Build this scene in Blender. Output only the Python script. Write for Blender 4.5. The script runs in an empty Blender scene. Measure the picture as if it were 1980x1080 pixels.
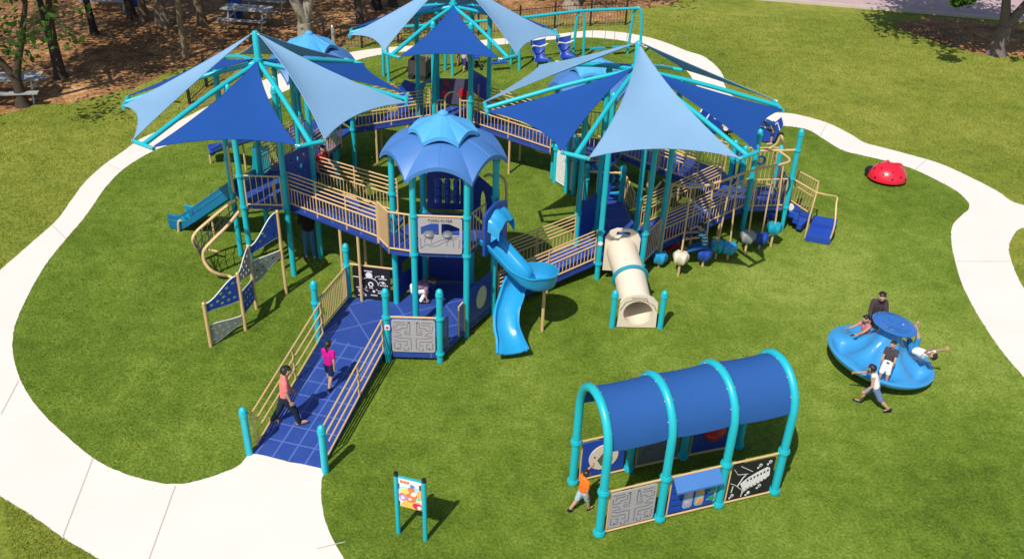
import bpy, bmesh, math, random
from mathutils import Vector as V, Matrix, noise
from mathutils.geometry import tessellate_polygon
S = bpy.context.scene
C = S.collection
rnd = random.Random(7)
PI = math.pi
R = math.radians

# ---------------------------------------------------------------- camera, sky, sun, exposure
HC, FPX, TILT, ROLL = 11.2, 1790.75, .5582, .0369
FW = V((0, math.cos(TILT), -math.sin(TILT)))
UP0 = V((0, math.sin(TILT), math.cos(TILT)))
RT = V((1, 0, 0)) * math.cos(ROLL) + UP0 * math.sin(ROLL)
UP = UP0 * math.cos(ROLL) - V((1, 0, 0)) * math.sin(ROLL)
cam = bpy.data.objects.new('camera', bpy.data.cameras.new('camera'))
C.objects.link(cam)
cam.matrix_world = Matrix(((RT.x, UP.x, -FW.x, 0), (RT.y, UP.y, -FW.y, 0), (RT.z, UP.z, -FW.z, HC), (0, 0, 0, 1)))
cam.data.sensor_width = 36
cam.data.lens = FPX / 1980 * 36
cam.data.clip_end = 2000
S.camera = cam
SUN_AZ, SUN_EL = R(62), R(53.3)          # the way the shadows run; height of the sun
w = bpy.data.worlds.new('World')
S.world = w
w.use_nodes = True
sky = w.node_tree.nodes.new('ShaderNodeTexSky')
sky.sky_type = 'NISHITA'
sky.sun_disc = False
sky.sun_elevation = SUN_EL
sky.sun_rotation = math.atan2(-math.cos(SUN_AZ), -math.sin(SUN_AZ))
bg = w.node_tree.nodes['Background']
bg.inputs['Strength'].default_value = .105
w.node_tree.links.new(sky.outputs[0], bg.inputs[0])
sl = bpy.data.lights.new('sun', 'SUN')
sl.energy = 4.5
sl.angle = R(.5)
sl.color = (1, .95, .86)
so = bpy.data.objects.new('sun', sl)
C.objects.link(so)
sd = V((math.cos(SUN_AZ) * math.cos(SUN_EL), math.sin(SUN_AZ) * math.cos(SUN_EL), -math.sin(SUN_EL)))
so.rotation_euler = sd.to_track_quat('-Z', 'Y').to_euler()
S.view_settings.view_transform = 'Standard'
S.view_settings.look = 'None'
S.view_settings.exposure = .1
S.view_settings.gamma = 1


def at(px, py, z=0.):
    """the point at height z that is seen at this place of the photograph"""
    d = FW + RT * ((px - 990) / FPX) - UP * ((py - 540) / FPX)
    return V((0, 0, HC)) + d * ((z - HC) / d.z)


# ---------------------------------------------------------------- materials
MATS = {}


def nodes(m):
    m.use_nodes = True
    return m.node_tree, m.node_tree.nodes['Principled BSDF'], m.node_tree.nodes['Material Output']


def mat(name, col, rough=.45, var=.08, scale=6., bump=0., bscale=60., spec=.5, coat=0., trans=0., metal=0., wear=0.):
    if name in MATS:
        return MATS[name]
    m = bpy.data.materials.new(name)
    t, b, out = nodes(m)
    N = t.nodes.new
    tc = N('ShaderNodeTexCoord')
    nz = N('ShaderNodeTexNoise')
    nz.inputs['Scale'].default_value = scale
    nz.inputs['Detail'].default_value = 5
    t.links.new(tc.outputs['Object'], nz.inputs['Vector'])
    mx = N('ShaderNodeMix')
    mx.data_type = 'RGBA'
    mx.inputs['A'].default_value = (*[c * (1 - var) for c in col], 1)
    mx.inputs['B'].default_value = (*[min(1, c * (1 + var) + var * .01) for c in col], 1)
    t.links.new(nz.outputs['Fac'], mx.inputs['Factor'])
    res = mx.outputs['Result']
    if wear:
        n2 = N('ShaderNodeTexNoise')
        n2.inputs['Scale'].default_value = 2.3
        n2.inputs['Detail'].default_value = 8
        n2.inputs['Roughness'].default_value = .7
        t.links.new(tc.outputs['Object'], n2.inputs['Vector'])
        rp = N('ShaderNodeMapRange')
        rp.inputs['From Min'].default_value = .52
        rp.inputs['From Max'].default_value = .75
        rp.inputs['To Max'].default_value = wear
        t.links.new(n2.outputs['Fac'], rp.inputs['Value'])
        m2 = N('ShaderNodeMix')
        m2.data_type = 'RGBA'
        g = sum(col) / 3
        m2.inputs['B'].default_value = (*[c * .55 + g * .35 + .03 for c in col], 1)
        t.links.new(rp.outputs[0], m2.inputs['Factor'])
        t.links.new(res, m2.inputs['A'])
        res = m2.outputs['Result']
    t.links.new(res, b.inputs['Base Color'])
    rr = N('ShaderNodeMapRange')
    rr.inputs['To Min'].default_value = max(.05, rough - .1)
    rr.inputs['To Max'].default_value = min(1, rough + .1)
    t.links.new(nz.outputs['Fac'], rr.inputs['Value'])
    t.links.new(rr.outputs[0], b.inputs['Roughness'])
    b.inputs['Specular IOR Level'].default_value = spec
    b.inputs['Coat Weight'].default_value = coat
    b.inputs['Metallic'].default_value = metal
    if bump:
        n3 = N('ShaderNodeTexNoise')
        n3.inputs['Scale'].default_value = bscale
        n3.inputs['Detail'].default_value = 4
        t.links.new(tc.outputs['Object'], n3.inputs['Vector'])
        bp = N('ShaderNodeBump')
        bp.inputs['Strength'].default_value = bump
        bp.inputs['Distance'].default_value = .02
        t.links.new(n3.outputs['Fac'], bp.inputs['Height'])
        t.links.new(bp.outputs[0], b.inputs['Normal'])
    if trans:
        tr = N('ShaderNodeBsdfTranslucent')
        t.links.new(res, tr.inputs['Color'])
        ms = N('ShaderNodeMixShader')
        ms.inputs['Fac'].default_value = trans
        t.links.new(b.outputs[0], ms.inputs[1])
        t.links.new(tr.outputs[0], ms.inputs[2])
        t.links.new(ms.outputs[0], out.inputs['Surface'])
    MATS[name] = m
    return m


def post_m(): return mat('turquoise powder coat', (.012, .44, .52), .38, .05, 3, coat=.25)
def tan_m(): return mat('tan powder coat', (.62, .41, .2), .42, .06, 4)
def blue_m(): return mat('royal blue plastic', (.014, .06, .36), .42, .08, 3, wear=.12)
def navy_m(): return mat('navy blue plastic', (.012, .03, .2), .45, .08, 3)
def slide_m(): return mat('sky blue moulded plastic', (.02, .3, .6), .3, .06, 2, coat=.3, wear=.08)
def teal_m(): return mat('teal moulded plastic', (.006, .3, .42), .32, .06, 2, coat=.3)
def beige_m(): return mat('beige moulded plastic', (.72, .62, .49), .4, .05, 2, wear=.1)
def grey_m(): return mat('pale grey sheet plastic', (.4, .37, .39), .5, .05, 5)
def dkgrey_m(): return mat('slate grey sheet plastic', (.16, .165, .19), .5, .05, 5)
def black_m(): return mat('black sheet plastic', (.014, .012, .018), .4, .1, 5)
def white_m(): return mat('white sheet plastic', (.75, .73, .74), .5, .03, 5)
def rope_m(): return mat('black rope', (.015, .015, .017), .8, .1, 30)
def steel_m(): return mat('galvanised steel', (.5, .5, .5), .4, .1, 10, metal=.7)
def red_m(): return mat('red plastic', (.6, .02, .04), .3, .05, 3, coat=.4)


def deck_m(name, ang, bw, bh, col=(.016, .056, .28), line=(.07, .12, .39), mortar=.016, ox=0, oy=0):
    """rubber coated deck with a worn pale grid of panel seams"""
    if name in MATS:
        return MATS[name]
    m = mat(name, col, .62, .12, 5, bump=.25, bscale=140, wear=.25)
    t = m.node_tree
    b = t.nodes['Principled BSDF']
    src = b.inputs['Base Color'].links[0].from_socket
    tc = t.nodes.new('ShaderNodeTexCoord')
    mp = t.nodes.new('ShaderNodeMapping')
    mp.inputs['Rotation'].default_value = (0, 0, -ang)
    mp.inputs['Location'].default_value = (ox, oy, 0)
    t.links.new(tc.outputs['Object'], mp.inputs['Vector'])
    br = t.nodes.new('ShaderNodeTexBrick')
    br.offset = 0
    br.inputs['Scale'].default_value = 1
    br.inputs['Brick Width'].default_value = bw
    br.inputs['Row Height'].default_value = bh
    br.inputs['Mortar Size'].default_value = mortar
    br.inputs['Mortar Smooth'].default_value = .3
    t.links.new(mp.outputs[0], br.inputs['Vector'])
    mx = t.nodes.new('ShaderNodeMix')
    mx.data_type = 'RGBA'
    t.links.new(br.outputs['Fac'], mx.inputs['Factor'])
    t.links.new(src, mx.inputs['A'])
    mx.inputs['B'].default_value = (*line, 1)
    t.links.new(mx.outputs['Result'], b.inputs['Base Color'])
    return m


def ground_mat(name, stops, scales, bump, rough=.9, stretch=1, worn=()):
    """ground cover: three noises of different size drive a colour ramp, one more adds bump"""
    m = bpy.data.materials.new(name)
    t, b, out = nodes(m)
    N = t.nodes.new
    tc = N('ShaderNodeTexCoord')
    vals = []
    for i, s in enumerate(scales):
        nz = N('ShaderNodeTexNoise')
        nz.inputs['Scale'].default_value = s
        nz.inputs['Detail'].default_value = 6 if i < 2 else 3
        nz.inputs['Roughness'].default_value = .62
        nz.inputs['Distortion'].default_value = .4 if i == 1 else 0
        mp = N('ShaderNodeMapping')
        mp.inputs['Scale'].default_value = (1, stretch if i == 2 else 1, 1)
        mp.inputs['Location'].default_value = (3.1 * i, 7.7 * i, 0)
        t.links.new(tc.outputs['Object'], mp.inputs['Vector'])
        t.links.new(mp.outputs[0], nz.inputs['Vector'])
        vals.append(nz.outputs['Fac'])
    def madd(a, k, c):
        n = N('ShaderNodeMath')
        n.operation = 'MULTIPLY_ADD'
        t.links.new(a, n.inputs[0])
        n.inputs[1].default_value = k
        if isinstance(c, float):
            n.inputs[2].default_value = c
        else:
            t.links.new(c, n.inputs[2])
        return n.outputs[0]
    acc = madd(vals[0], .42, 0.)
    acc = madd(vals[1], .33, acc)
    acc = madd(vals[2], .45, acc)
    acc = madd(acc, 2.75, -1.17)
    for (wx, wy, wr, k) in worn:      # trodden, sun bleached places
        vm = N('ShaderNodeVectorMath')
        vm.operation = 'DISTANCE'
        t.links.new(tc.outputs['Object'], vm.inputs[0])
        vm.inputs[1].default_value = (wx, wy, 0)
        mr = N('ShaderNodeMapRange')
        mr.interpolation_type = 'SMOOTHSTEP'
        mr.inputs['From Min'].default_value = wr
        mr.inputs['From Max'].default_value = 0
        mr.inputs['To Min'].default_value = 0
        mr.inputs['To Max'].default_value = k
        t.links.new(vm.outputs['Value'], mr.inputs['Value'])
        ad = N('ShaderNodeMath')
        t.links.new(acc, ad.inputs[0])
        t.links.new(mr.outputs[0], ad.inputs[1])
        acc = ad.outputs[0]
    cr = N('ShaderNodeValToRGB')
    el = cr.color_ramp.elements
    while len(el) < len(stops):
        el.new(.5)
    for e, (p, c) in zip(el, stops):
        e.position = p
        e.color = (*c, 1)
    t.links.new(acc, cr.inputs[0])
    t.links.new(cr.outputs[0], b.inputs['Base Color'])
    b.inputs['Roughness'].default_value = rough
    b.inputs['Specular IOR Level'].default_value = .15
    bp = N('ShaderNodeBump')
    bp.inputs['Strength'].default_value = bump
    bp.inputs['Distance'].default_value = .04
    t.links.new(vals[2], bp.inputs['Height'])
    t.links.new(bp.outputs[0], b.inputs['Normal'])
    return m


# ---------------------------------------------------------------- mesh builder
class MB:
    def __init__(s):
        s.v, s.f = [], []

    def add(s, vs, fs):
        n = len(s.v)
        s.v += [V(p) for p in vs]
        s.f += [tuple(i + n for i in f) for f in fs]
        return s

    def box(s, c, size, rot=None):
        c = V(c)
        vs = []
        for x in (-.5, .5):
            for y in (-.5, .5):
                for z in (-.5, .5):
                    p = V((x * size[0], y * size[1], z * size[2]))
                    vs.append(c + (rot @ p if rot else p))
        return s.add(vs, [(0, 1, 3, 2), (4, 6, 7, 5), (0, 4, 5, 1), (2, 3, 7, 6), (0, 2, 6, 4), (1, 5, 7, 3)])

    def tube(s, pts, r, n=10, closed=False, caps=True):
        pts = [V(p) for p in pts]
        k = len(pts)
        rs = r if isinstance(r, (list, tuple)) else [r] * k
        t0 = (pts[1] - pts[0]).normalized()
        ref = V((0, 0, 1)) if abs(t0.z) < .9 else V((0, 1, 0))
        nrm = t0.cross(ref).normalized()
        vs = []
        for i in range(k):
            a = pts[i - 1] if (i > 0 or closed) else pts[0]
            b = pts[(i + 1) % k] if (i < k - 1 or closed) else pts[-1]
            t = (b - a).normalized()
            nrm = (nrm - t * nrm.dot(t))
            nrm = nrm.normalized() if nrm.length > 1e-6 else t.orthogonal().normalized()
            bi = t.cross(nrm)
            for j in range(n):
                q = 2 * PI * j / n
                vs.append(pts[i] + (nrm * math.cos(q) + bi * math.sin(q)) * rs[i])
        fs = []
        for i in range(k if closed else k - 1):
            for j in range(n):
                a, b = i * n + j, i * n + (j + 1) % n
                c, d = ((i + 1) % k) * n + (j + 1) % n, ((i + 1) % k) * n + j
                fs.append((a, b, c, d))
        if caps and not closed:
            fs.append(tuple(reversed(range(n))))
            fs.append(tuple(range((k - 1) * n, k * n)))
        return s.add(vs, fs)

    def cap(s, p0, p1, r0, r1, n=10):
        """capsule that tapers from r0 to r1"""
        p0, p1 = V(p0), V(p1)
        d = (p1 - p0)
        L = d.length
        d = d.normalized() if L > 1e-6 else V((0, 0, 1))
        pts, rs = [], []
        for a in (-88, -60, -30, 0):
            pts.append(p0 + d * (r0 * math.sin(R(a))))
            rs.append(r0 * math.cos(R(a)))
        for a in (0, 30, 60, 88):
            pts.append(p1 + d * (r1 * math.sin(R(a))))
            rs.append(r1 * math.cos(R(a)))
        return s.tube(pts, rs, n)

    def lathe(s, prof, c=(0, 0, 0), n=24, M=None, mod=None):
        vs, k = [], len(prof)
        for i, (r, z) in enumerate(prof):
            for j in range(n):
                q = 2 * PI * j / n
                rr, zz = (r, z) if mod is None else mod(r, z, q, i)
                p = V((rr * math.cos(q), rr * math.sin(q), zz))
                vs.append(V(c) + (M @ p if M else p))
        fs = [(i * n + j, i * n + (j + 1) % n, (i + 1) * n + (j + 1) % n, (i + 1) * n + j) for i in range(k - 1) for j in range(n)]
        fs.append(tuple(reversed(range(n))))
        fs.append(tuple(range((k - 1) * n, k * n)))
        return s.add(vs, fs)

    def plate(s, loops, o, ux, uy, th):
        """flat sheet with holes: the first loop is the outline; it grows th along ux x uy, centred"""
        o, ux, uy = V(o), V(ux).normalized(), V(uy).normalized()
        nn = ux.cross(uy).normalized() * (th / 2)
        flat = [p for l in loops for p in l]
        tri = tessellate_polygon([[V((p[0], p[1], 0)) for p in l] for l in loops])
        pts = [o + ux * p[0] + uy * p[1] for p in flat]
        k = len(flat)
        vs = [p + nn for p in pts] + [p - nn for p in pts]
        fs = []
        for a, b, c in tri:
            P, Q, W = flat[a], flat[b], flat[c]
            cr = (Q[0] - P[0]) * (W[1] - P[1]) - (Q[1] - P[1]) * (W[0] - P[0])
            if abs(cr) < 1e-12:
                continue
            t = (a, b, c) if cr > 0 else (a, c, b)
            fs.append(t)
            fs.append((t[2] + k, t[1] + k, t[0] + k))
        base = 0
        for li, l in enumerate(loops):
            m = len(l)
            ar = sum(l[i][0] * l[(i + 1) % m][1] - l[(i + 1) % m][0] * l[i][1] for i in range(m))
            flip = (ar > 0) == (li > 0)
            for i in range(m):
                a, b = base + i, base + (i + 1) % m
                fs.append((a, b, b + k, a + k) if flip else (b, a, a + k, b + k))
            base += m
        return s.add(vs, fs)

    def slab(s, poly, th):
        """polygon of 3-D points pushed down by th"""
        poly = [V(p) for p in poly]
        k = len(poly)
        tri = tessellate_polygon([[V((p.x, p.y, 0)) for p in poly]])
        vs = poly + [p - V((0, 0, th)) for p in poly]
        fs = []
        for t in tri:
            a, b, c = [poly[i] for i in t]
            if ((b - a).cross(c - a)).z < 0:
                t = t[::-1]
            fs.append(tuple(t))
            fs.append(tuple(i + k for i in reversed(t)))
        ar = sum(poly[i].x * poly[(i + 1) % k].y - poly[(i + 1) % k].x * poly[i].y for i in range(k))
        for i in range(k):
            a, b = i, (i + 1) % k
            fs.append((b, a, a + k, b + k) if ar > 0 else (a, b, b + k, a + k))
        return s.add(vs, fs)

    def grid(s, rows, th=0.):
        """sheet through rows of points; th thickens it along the averaged normal"""
        n, m = len(rows), len(rows[0])
        vs = [V(p) for r in rows for p in r]
        fs = [(i * m + j, i * m + j + 1, (i + 1) * m + j + 1, (i + 1) * m + j) for i in range(n - 1) for j in range(m - 1)]
        if th:
            ns = []
            for i in range(n):
                for j in range(m):
                    a = vs[min(i + 1, n - 1) * m + j] - vs[max(i - 1, 0) * m + j]
                    b = vs[i * m + min(j + 1, m - 1)] - vs[i * m + max(j - 1, 0)]
                    c = b.cross(a)
                    ns.append(c.normalized() if c.length > 1e-9 else V((0, 0, 1)))
            k = len(vs)
            vs = [v + q * th / 2 for v, q in zip(vs, ns)] + [v - q * th / 2 for v, q in zip(vs, ns)]
            back = [tuple(i + k for i in reversed(f)) for f in fs]
            rim = [i for i in range(m)] + [i * m + m - 1 for i in range(1, n)] + [(n - 1) * m + j for j in range(m - 2, -1, -1)] + [i * m for i in range(n - 2, 0, -1)]
            side = [(rim[i], rim[i - 1], rim[i - 1] + k, rim[i] + k) for i in range(len(rim))]
            fs = fs + back + side
        return s.add(vs, fs)

    def build(s, name, m, parent=None, sharp=35):
        me = bpy.data.meshes.new(name)
        off = V((0, 0, 0))
        p = parent
        while p is not None:
            off += p.location
            p = p.parent
        me.from_pydata([v - off for v in s.v], [], s.f)
        me.validate()
        if sharp is not None:
            me.polygons.foreach_set('use_smooth', [True] * len(me.polygons))
            me.set_sharp_from_angle(angle=R(sharp))
        me.materials.append(m)
        o = bpy.data.objects.new(name, me)
        C.objects.link(o)
        o.parent = parent
        return o


def thing(name, label, cat, loc, group=None):
    o = bpy.data.objects.new(name, None)
    C.objects.link(o)
    o.empty_display_size = .2
    o.location = V(loc)
    o['label'], o['category'] = label, cat
    if group:
        o['group'] = group
    return o


def struct(name, mb, m, sharp=35):
    o = mb.build(name, m, None, sharp)
    o['kind'] = 'structure'
    return o


def circ(cx, cy, rx, ry=None, n=24):
    ry = rx if ry is None else ry
    return [(cx + rx * math.cos(2 * PI * i / n), cy + ry * math.sin(2 * PI * i / n)) for i in range(n)]


def rrect(x0, y0, x1, y1, r=.05, n=5):
    o = []
    for cx, cy, a in ((x1 - r, y0 + r, -90), (x1 - r, y1 - r, 0), (x0 + r, y1 - r, 90), (x0 + r, y0 + r, 180)):
        for i in range(n + 1):
            q = R(a + 90 * i / n)
            o.append((cx + r * math.cos(q), cy + r * math.sin(q)))
    return o


def smooth(pts, k=6):
    """Catmull-Rom through the points"""
    pts = [V(p) for p in pts]
    P = [pts[0] * 2 - pts[1]] + pts + [pts[-1] * 2 - pts[-2]]
    out = []
    for i in range(1, len(P) - 2):
        for j in range(k):
            t = j / k
            a, b, c, d = P[i - 1], P[i], P[i + 1], P[i + 2]
            out.append(.5 * ((2 * b) + (c - a) * t + (2 * a - 5 * b + 4 * c - d) * t * t + (3 * b - a - 3 * c + d) * t ** 3))
    out.append(pts[-1])
    return out


def lerp(a, b, t): return V(a) * (1 - t) + V(b) * t


PR = .0635          # post radius


def post(parent, x, y, z0, z1, rings=(), capd=True, r=PR, name='post'):
    m = MB()
    pts = [V((x, y, z0)), V((x, y, z1 - r * .3))]
    rs = [r, r]
    if capd:
        for a in (0, 25, 50, 72, 88):
            pts.append(V((x, y, z1 - r * .3 + .09 * math.sin(R(a)))))
            rs.append(max(.004, r * 1.1 * math.cos(R(a))))
    m.tube(pts, rs, 14)
    for z in rings:
        m.tube([(x, y, z - .035), (x, y, z + .035)], r * 1.25, 14)
        m.tube([(x, y, z - .01), (x, y, z + .01)], r * 1.42, 14)
    if capd:
        m.tube([(x, y, z1 - .10), (x, y, z1 - .05)], r * 1.22, 14)
    return m.build(name, post_m(), parent)


def railing(parent, P0, P1, h=.85, style='picket', gap=.105, name='railing', pr=.0105, rr=.019, ends=True, base=.06, m=None):
    """tan tube railing between two deck points; style ramp has pickets below and straight rails above"""
    P0, P1 = V(P0), V(P1)
    mb = MB()
    Z = V((0, 0, 1))
    mb.tube([P0 + Z * base, P1 + Z * base], rr, 8)
    top = h if style in ('picket',) else h * .53
    if style == 'bars':
        for q in (.36, .68, 1.):
            mb.tube([P0 + Z * h * q, P1 + Z * h * q], rr, 8)
    else:
        mb.tube([P0 + Z * top, P1 + Z * top], rr, 8)
        n = max(2, int((P1 - P0).length / gap))
        for i in range(n + 1):
            q = lerp(P0, P1, i / n)
            mb.tube([q + Z * base, q + Z * top], pr, 6)
        if style == 'ramp':
            for q in (.65, .77, .89, 1.):
                mb.tube([P0 + Z * h * q, P1 + Z * h * q], rr * .8, 8)
            k = max(1, round((P1 - P0).length / 1.1))
            for i in range(k + 1):
                q = lerp(P0, P1, i / k)
                mb.tube([q - Z * .1, q + Z * h], rr * .95, 8)
    if ends:
        for q in (P0, P1):
            mb.tube([q - Z * .06, q + Z * h], rr, 8)
    return mb.build(name, m or tan_m(), parent)


def panel(parent, P0, P1, z0, z1, loops=None, m=None, th=.022, name='panel', inset=.09, r=.05):
    """upright sheet between two ground points; loops are holes in metres from the lower-left corner"""
    a, b = V((P0[0], P0[1], z0)), V((P1[0], P1[1], z0))
    u = (b - a).normalized()
    a, b = a + u * inset, b - u * inset
    wd = (b - a).length
    mb = MB()
    mb.plate([rrect(0, 0, wd, z1 - z0, r)] + (loops(wd, z1 - z0) if loops else []), a, u, V((0, 0, 1)), th)
    o = mb.build(name, m or blue_m(), parent)
    return o, a, u, wd


def marks(parent, o, u, th, items, m, name='marking', up=V((0, 0, 1))):
    """raised print on the near face of a panel: items are loops in the panel's own metres"""
    mb = MB()
    n = V(u).cross(up).normalized()
    for l in items:
        mb.plate([l] if not isinstance(l[0][0], (list, tuple)) else l, V(o) + n * (th / 2 + .003), u, up, .004)
    return mb.build(name, m, parent)


def stroke(pts, wd=.012):
    """thin outline round an open line, as one loop"""
    L, Rr = [], []
    for i, p in enumerate(pts):
        a, b = pts[max(0, i - 1)], pts[min(len(pts) - 1, i + 1)]
        dx, dy = b[0] - a[0], b[1] - a[1]
        k = math.hypot(dx, dy) or 1
        nx, ny = -dy / k * wd / 2, dx / k * wd / 2
        L.append((p[0] + nx, p[1] + ny))
        Rr.append((p[0] - nx, p[1] - ny))
    return Rr + L[::-1]


def text(parent, body, o, u, size, m, name='lettering', up=V((0, 0, 1))):
    cu = bpy.data.curves.new(name, 'FONT')
    cu.body = body
    cu.size = size
    cu.extrude = .002
    cu.align_x = 'CENTER'
    cu.align_y = 'CENTER'
    ob = bpy.data.objects.new('tmp', cu)
    C.objects.link(ob)
    me = bpy.data.meshes.new_from_object(ob.evaluated_get(bpy.context.evaluated_depsgraph_get()))
    bpy.data.objects.remove(ob)
    u, up = V(u).normalized(), V(up).normalized()
    n = u.cross(up)
    mb = MB()
    mb.add([V(o) + u * v.co.x + up * v.co.y + n * v.co.z for v in me.vertices], [tuple(p.vertices) for p in me.polygons])
    return mb.build(name, m, parent, None)

# ---------------------------------------------------------------- ground, path, road
def ground_loop(px, k=5, jit=0., closed=True):
    pts = [at(x, y) for x, y in px]
    if closed:
        pts = smooth([pts[-1]] + pts + [pts[0], pts[1]], k)[k:-k - 1]
    out = []
    for i, p in enumerate(pts):
        if jit:
            n = noise.noise_vector(p * (1.7 if jit > .05 else 9)) * jit + noise.noise_vector(p * .4) * jit
            p = p + V((n.x, n.y, 0))
        out.append((p.x, p.y))
    return out


grass = ground_mat('lawn grass', [(0, (.07, .11, .012)), (.33, (.15, .185, .022)), (.5, (.2, .225, .03)), (.68, (.26, .265, .045)), (1, (.36, .34, .09))],
                   (.22, 2.0, 11), .7, stretch=1.0)
turf = ground_mat('play turf', [(0, (.045, .078, .008)), (.33, (.092, .15, .013)), (.52, (.128, .192, .02)), (.72, (.175, .24, .032)), (1, (.26, .32, .06))],
                  (.3, 2.6, 19), .8, worn=((8.2, 17.0, 6.8, .3), (.3, 14.3, 1.6, .28), (2.9, 15.3, 1.5, .2), (5.6, 18.2, 2.2, .18), (7.8, 19.4, 1.6, .22), (-4.5, 22.5, 3, .1)))
struct('ground', MB().add([(-400, -300, 0), (400, -300, 0), (400, 600, 0), (-400, 600, 0)], [(0, 1, 2, 3)]), grass, None)

BT = [(1732, 46), (1770, 66), (1815, 84), (1860, 98), (1905, 106), (1950, 109), (2010, 112), (2100, 90), (2090, 58), (1990, 50), (1900, 41), (1840, 38), (1790, 36)]
turf_in = [(490, 878), (462, 900), (420, 918), (380, 930), (345, 936), (300, 932), (240, 915), (180, 885), (120, 835), (75, 790), (45, 745),
           (28, 700), (24, 660), (32, 620), (55, 570), (90, 510), (130, 460), (160, 425), (182, 395), (205, 362), (238, 328), (285, 298), (335, 277),
           (385, 258), (450, 228), (530, 187), (610, 150), (690, 117), (760, 103), (850, 96), (930, 90), (1010, 83), (1070, 77), (1138, 73),
           (1202, 79), (1241, 90), (1268, 98), (1300, 116), (1328, 138), (1343, 160), (1362, 183), (1400, 206), (1450, 226), (1500, 241), (1558, 250),
           (1591, 268), (1628, 290), (1665, 300), (1700, 308), (1760, 325), (1810, 348), (1850, 370), (1871, 390), (1873, 404), (1858, 418),
           (1843, 434), (1839, 455), (1843, 490), (1858, 545), (1885, 600), (1920, 655), (1950, 695), (1985, 735), (2090, 860), (2100, 1050),
           (1900, 1250), (1500, 1350), (1000, 1330), (720, 1180), (662, 1075), (645, 1045), (630, 1010), (621, 960), (622, 930), (622, 906), (560, 893)]
path_out = [(190, 1080), (130, 1045), (60, 995), (0, 958), (-90, 890), (-140, 800), (-150, 700), (-90, 600), (0, 523), (60, 470), (110, 425), (140, 385),
            (165, 352), (200, 320), (235, 295), (270, 270), (305, 254), (345, 235), (420, 197), (500, 160), (590, 124), (660, 105), (740, 93), (850, 86), (960, 76), (1057, 69),
            (1138, 60), (1200, 63), (1250, 72), (1290, 84), (1328, 99), (1359, 109), (1383, 127), (1398, 146), (1401, 164), (1414, 184), (1440, 198),
            (1485, 216), (1536, 221), (1597, 237), (1643, 259), (1671, 276), (1700, 284), (1760, 300), (1820, 318), (1880, 345), (1930, 371), (1965, 393),
            (2060, 415), (2120, 428), (2060, 440), (1978, 441), (1956, 462), (1950, 482), (1956, 507), (1966, 532), (1985, 565), (2080, 690), (2230, 850), (2260, 1080),
            (2000, 1400), (1500, 1500), (900, 1450), (420, 1240), (260, 1125)]
conc = mat('pale concrete', (.72, .665, .605), .85, .06, .7, bump=.2, bscale=120, wear=.25)  # concrete's own warm pale colour with random worn patches
um = MB()
um.plate([ground_loop(turf_in, 14, .012)], (0, 0, .0045), (1, 0, 0), (0, 1, 0), .003)
struct('turf', um, turf)
pm = MB()
pm.plate([ground_loop(path_out, 14, .014), ground_loop(turf_in, 14, .012)], (0, 0, .008), (1, 0, 0), (0, 1, 0), .006)
path = struct('path', pm, conc)
jm = MB()
for (x0, y0), (x1, y1) in [((339, 938), (288, 1080)), ((2, 800), (36, 735)), ((612, 1060), (668, 1046)), ((1790, 310), (1770, 327)), ((1846, 505), (1955, 505)),
                           ((210, 318), (236, 330)), ((1600, 238), (1585, 264)), ((1440, 198), (1425, 217)), ((100, 434), (128, 462)), ((120, 1040), (180, 884))]:
    a, b = at(x0, y0, .015), at(x1, y1, .015)
    n = (b - a).cross(V((0, 0, 1))).normalized() * .009
    jm.add([a + n, b + n, b - n, a - n], [(0, 1, 2, 3)])
jm.build('joint', mat('joint sealant', (.47, .42, .37), .9), path, None)

mulch = ground_mat('leaf litter', [(0, (.055, .026, .012)), (.35, (.18, .088, .038)), (.6, (.37, .19, .08)), (.82, (.58, .32, .145)), (1, (.68, .47, .26))], (.3, 1.7, 8), .8)
edge = [(-60, 235), (0, 219), (80, 203), (150, 194), (200, 184), (270, 164), (330, 139), (400, 120), (470, 97), (560, 96), (640, 97), (700, 84), (800, 72), (900, 66), (1000, 62), (1060, 57),
        (1130, 50), (1190, 44), (1215, 24), (1260, 13), (1320, 2), (1340, -20), (1250, -90), (1200, -200), (600, -330), (-300, -300), (-900, -120), (-700, 120), (-300, 260)]
mm = MB()
mm.plate([ground_loop(edge, 12, .28)], (0, 0, .003), (1, 0, 0), (0, 1, 0), .003)
struct('mulch_bed', mm, mulch)
# dry grass strip between the fence and the path
dry = ground_mat('dry grass', [(0, (.09, .08, .02)), (.4, (.2, .17, .04)), (.7, (.33, .25, .08)), (1, (.42, .3, .12))], (.6, 3, 14), .6)
de = [(640, 100), (720, 88), (820, 76), (900, 70), (1000, 64), (1060, 60), (1130, 52), (1205, 47), (1215, 40), (1150, 40), (1060, 30), (1000, 25), (930, 30), (860, 45), (760, 60), (680, 78)]
dm = MB()
dm.plate([ground_loop(de, 8, .2)], (0, 0, .009), (1, 0, 0), (0, 1, 0), .003)
struct('dry_grass_strip', dm, dry)
e2 = [(355, 205), (380, 175), (440, 140), (470, 130), (480, 165), (440, 190), (395, 205)]
dm = MB()
dm.plate([ground_loop(e2, 8, .12)], (0, 0, .009), (1, 0, 0), (0, 1, 0), .003)
struct('dry_grass_patch', dm, dry)

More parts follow.
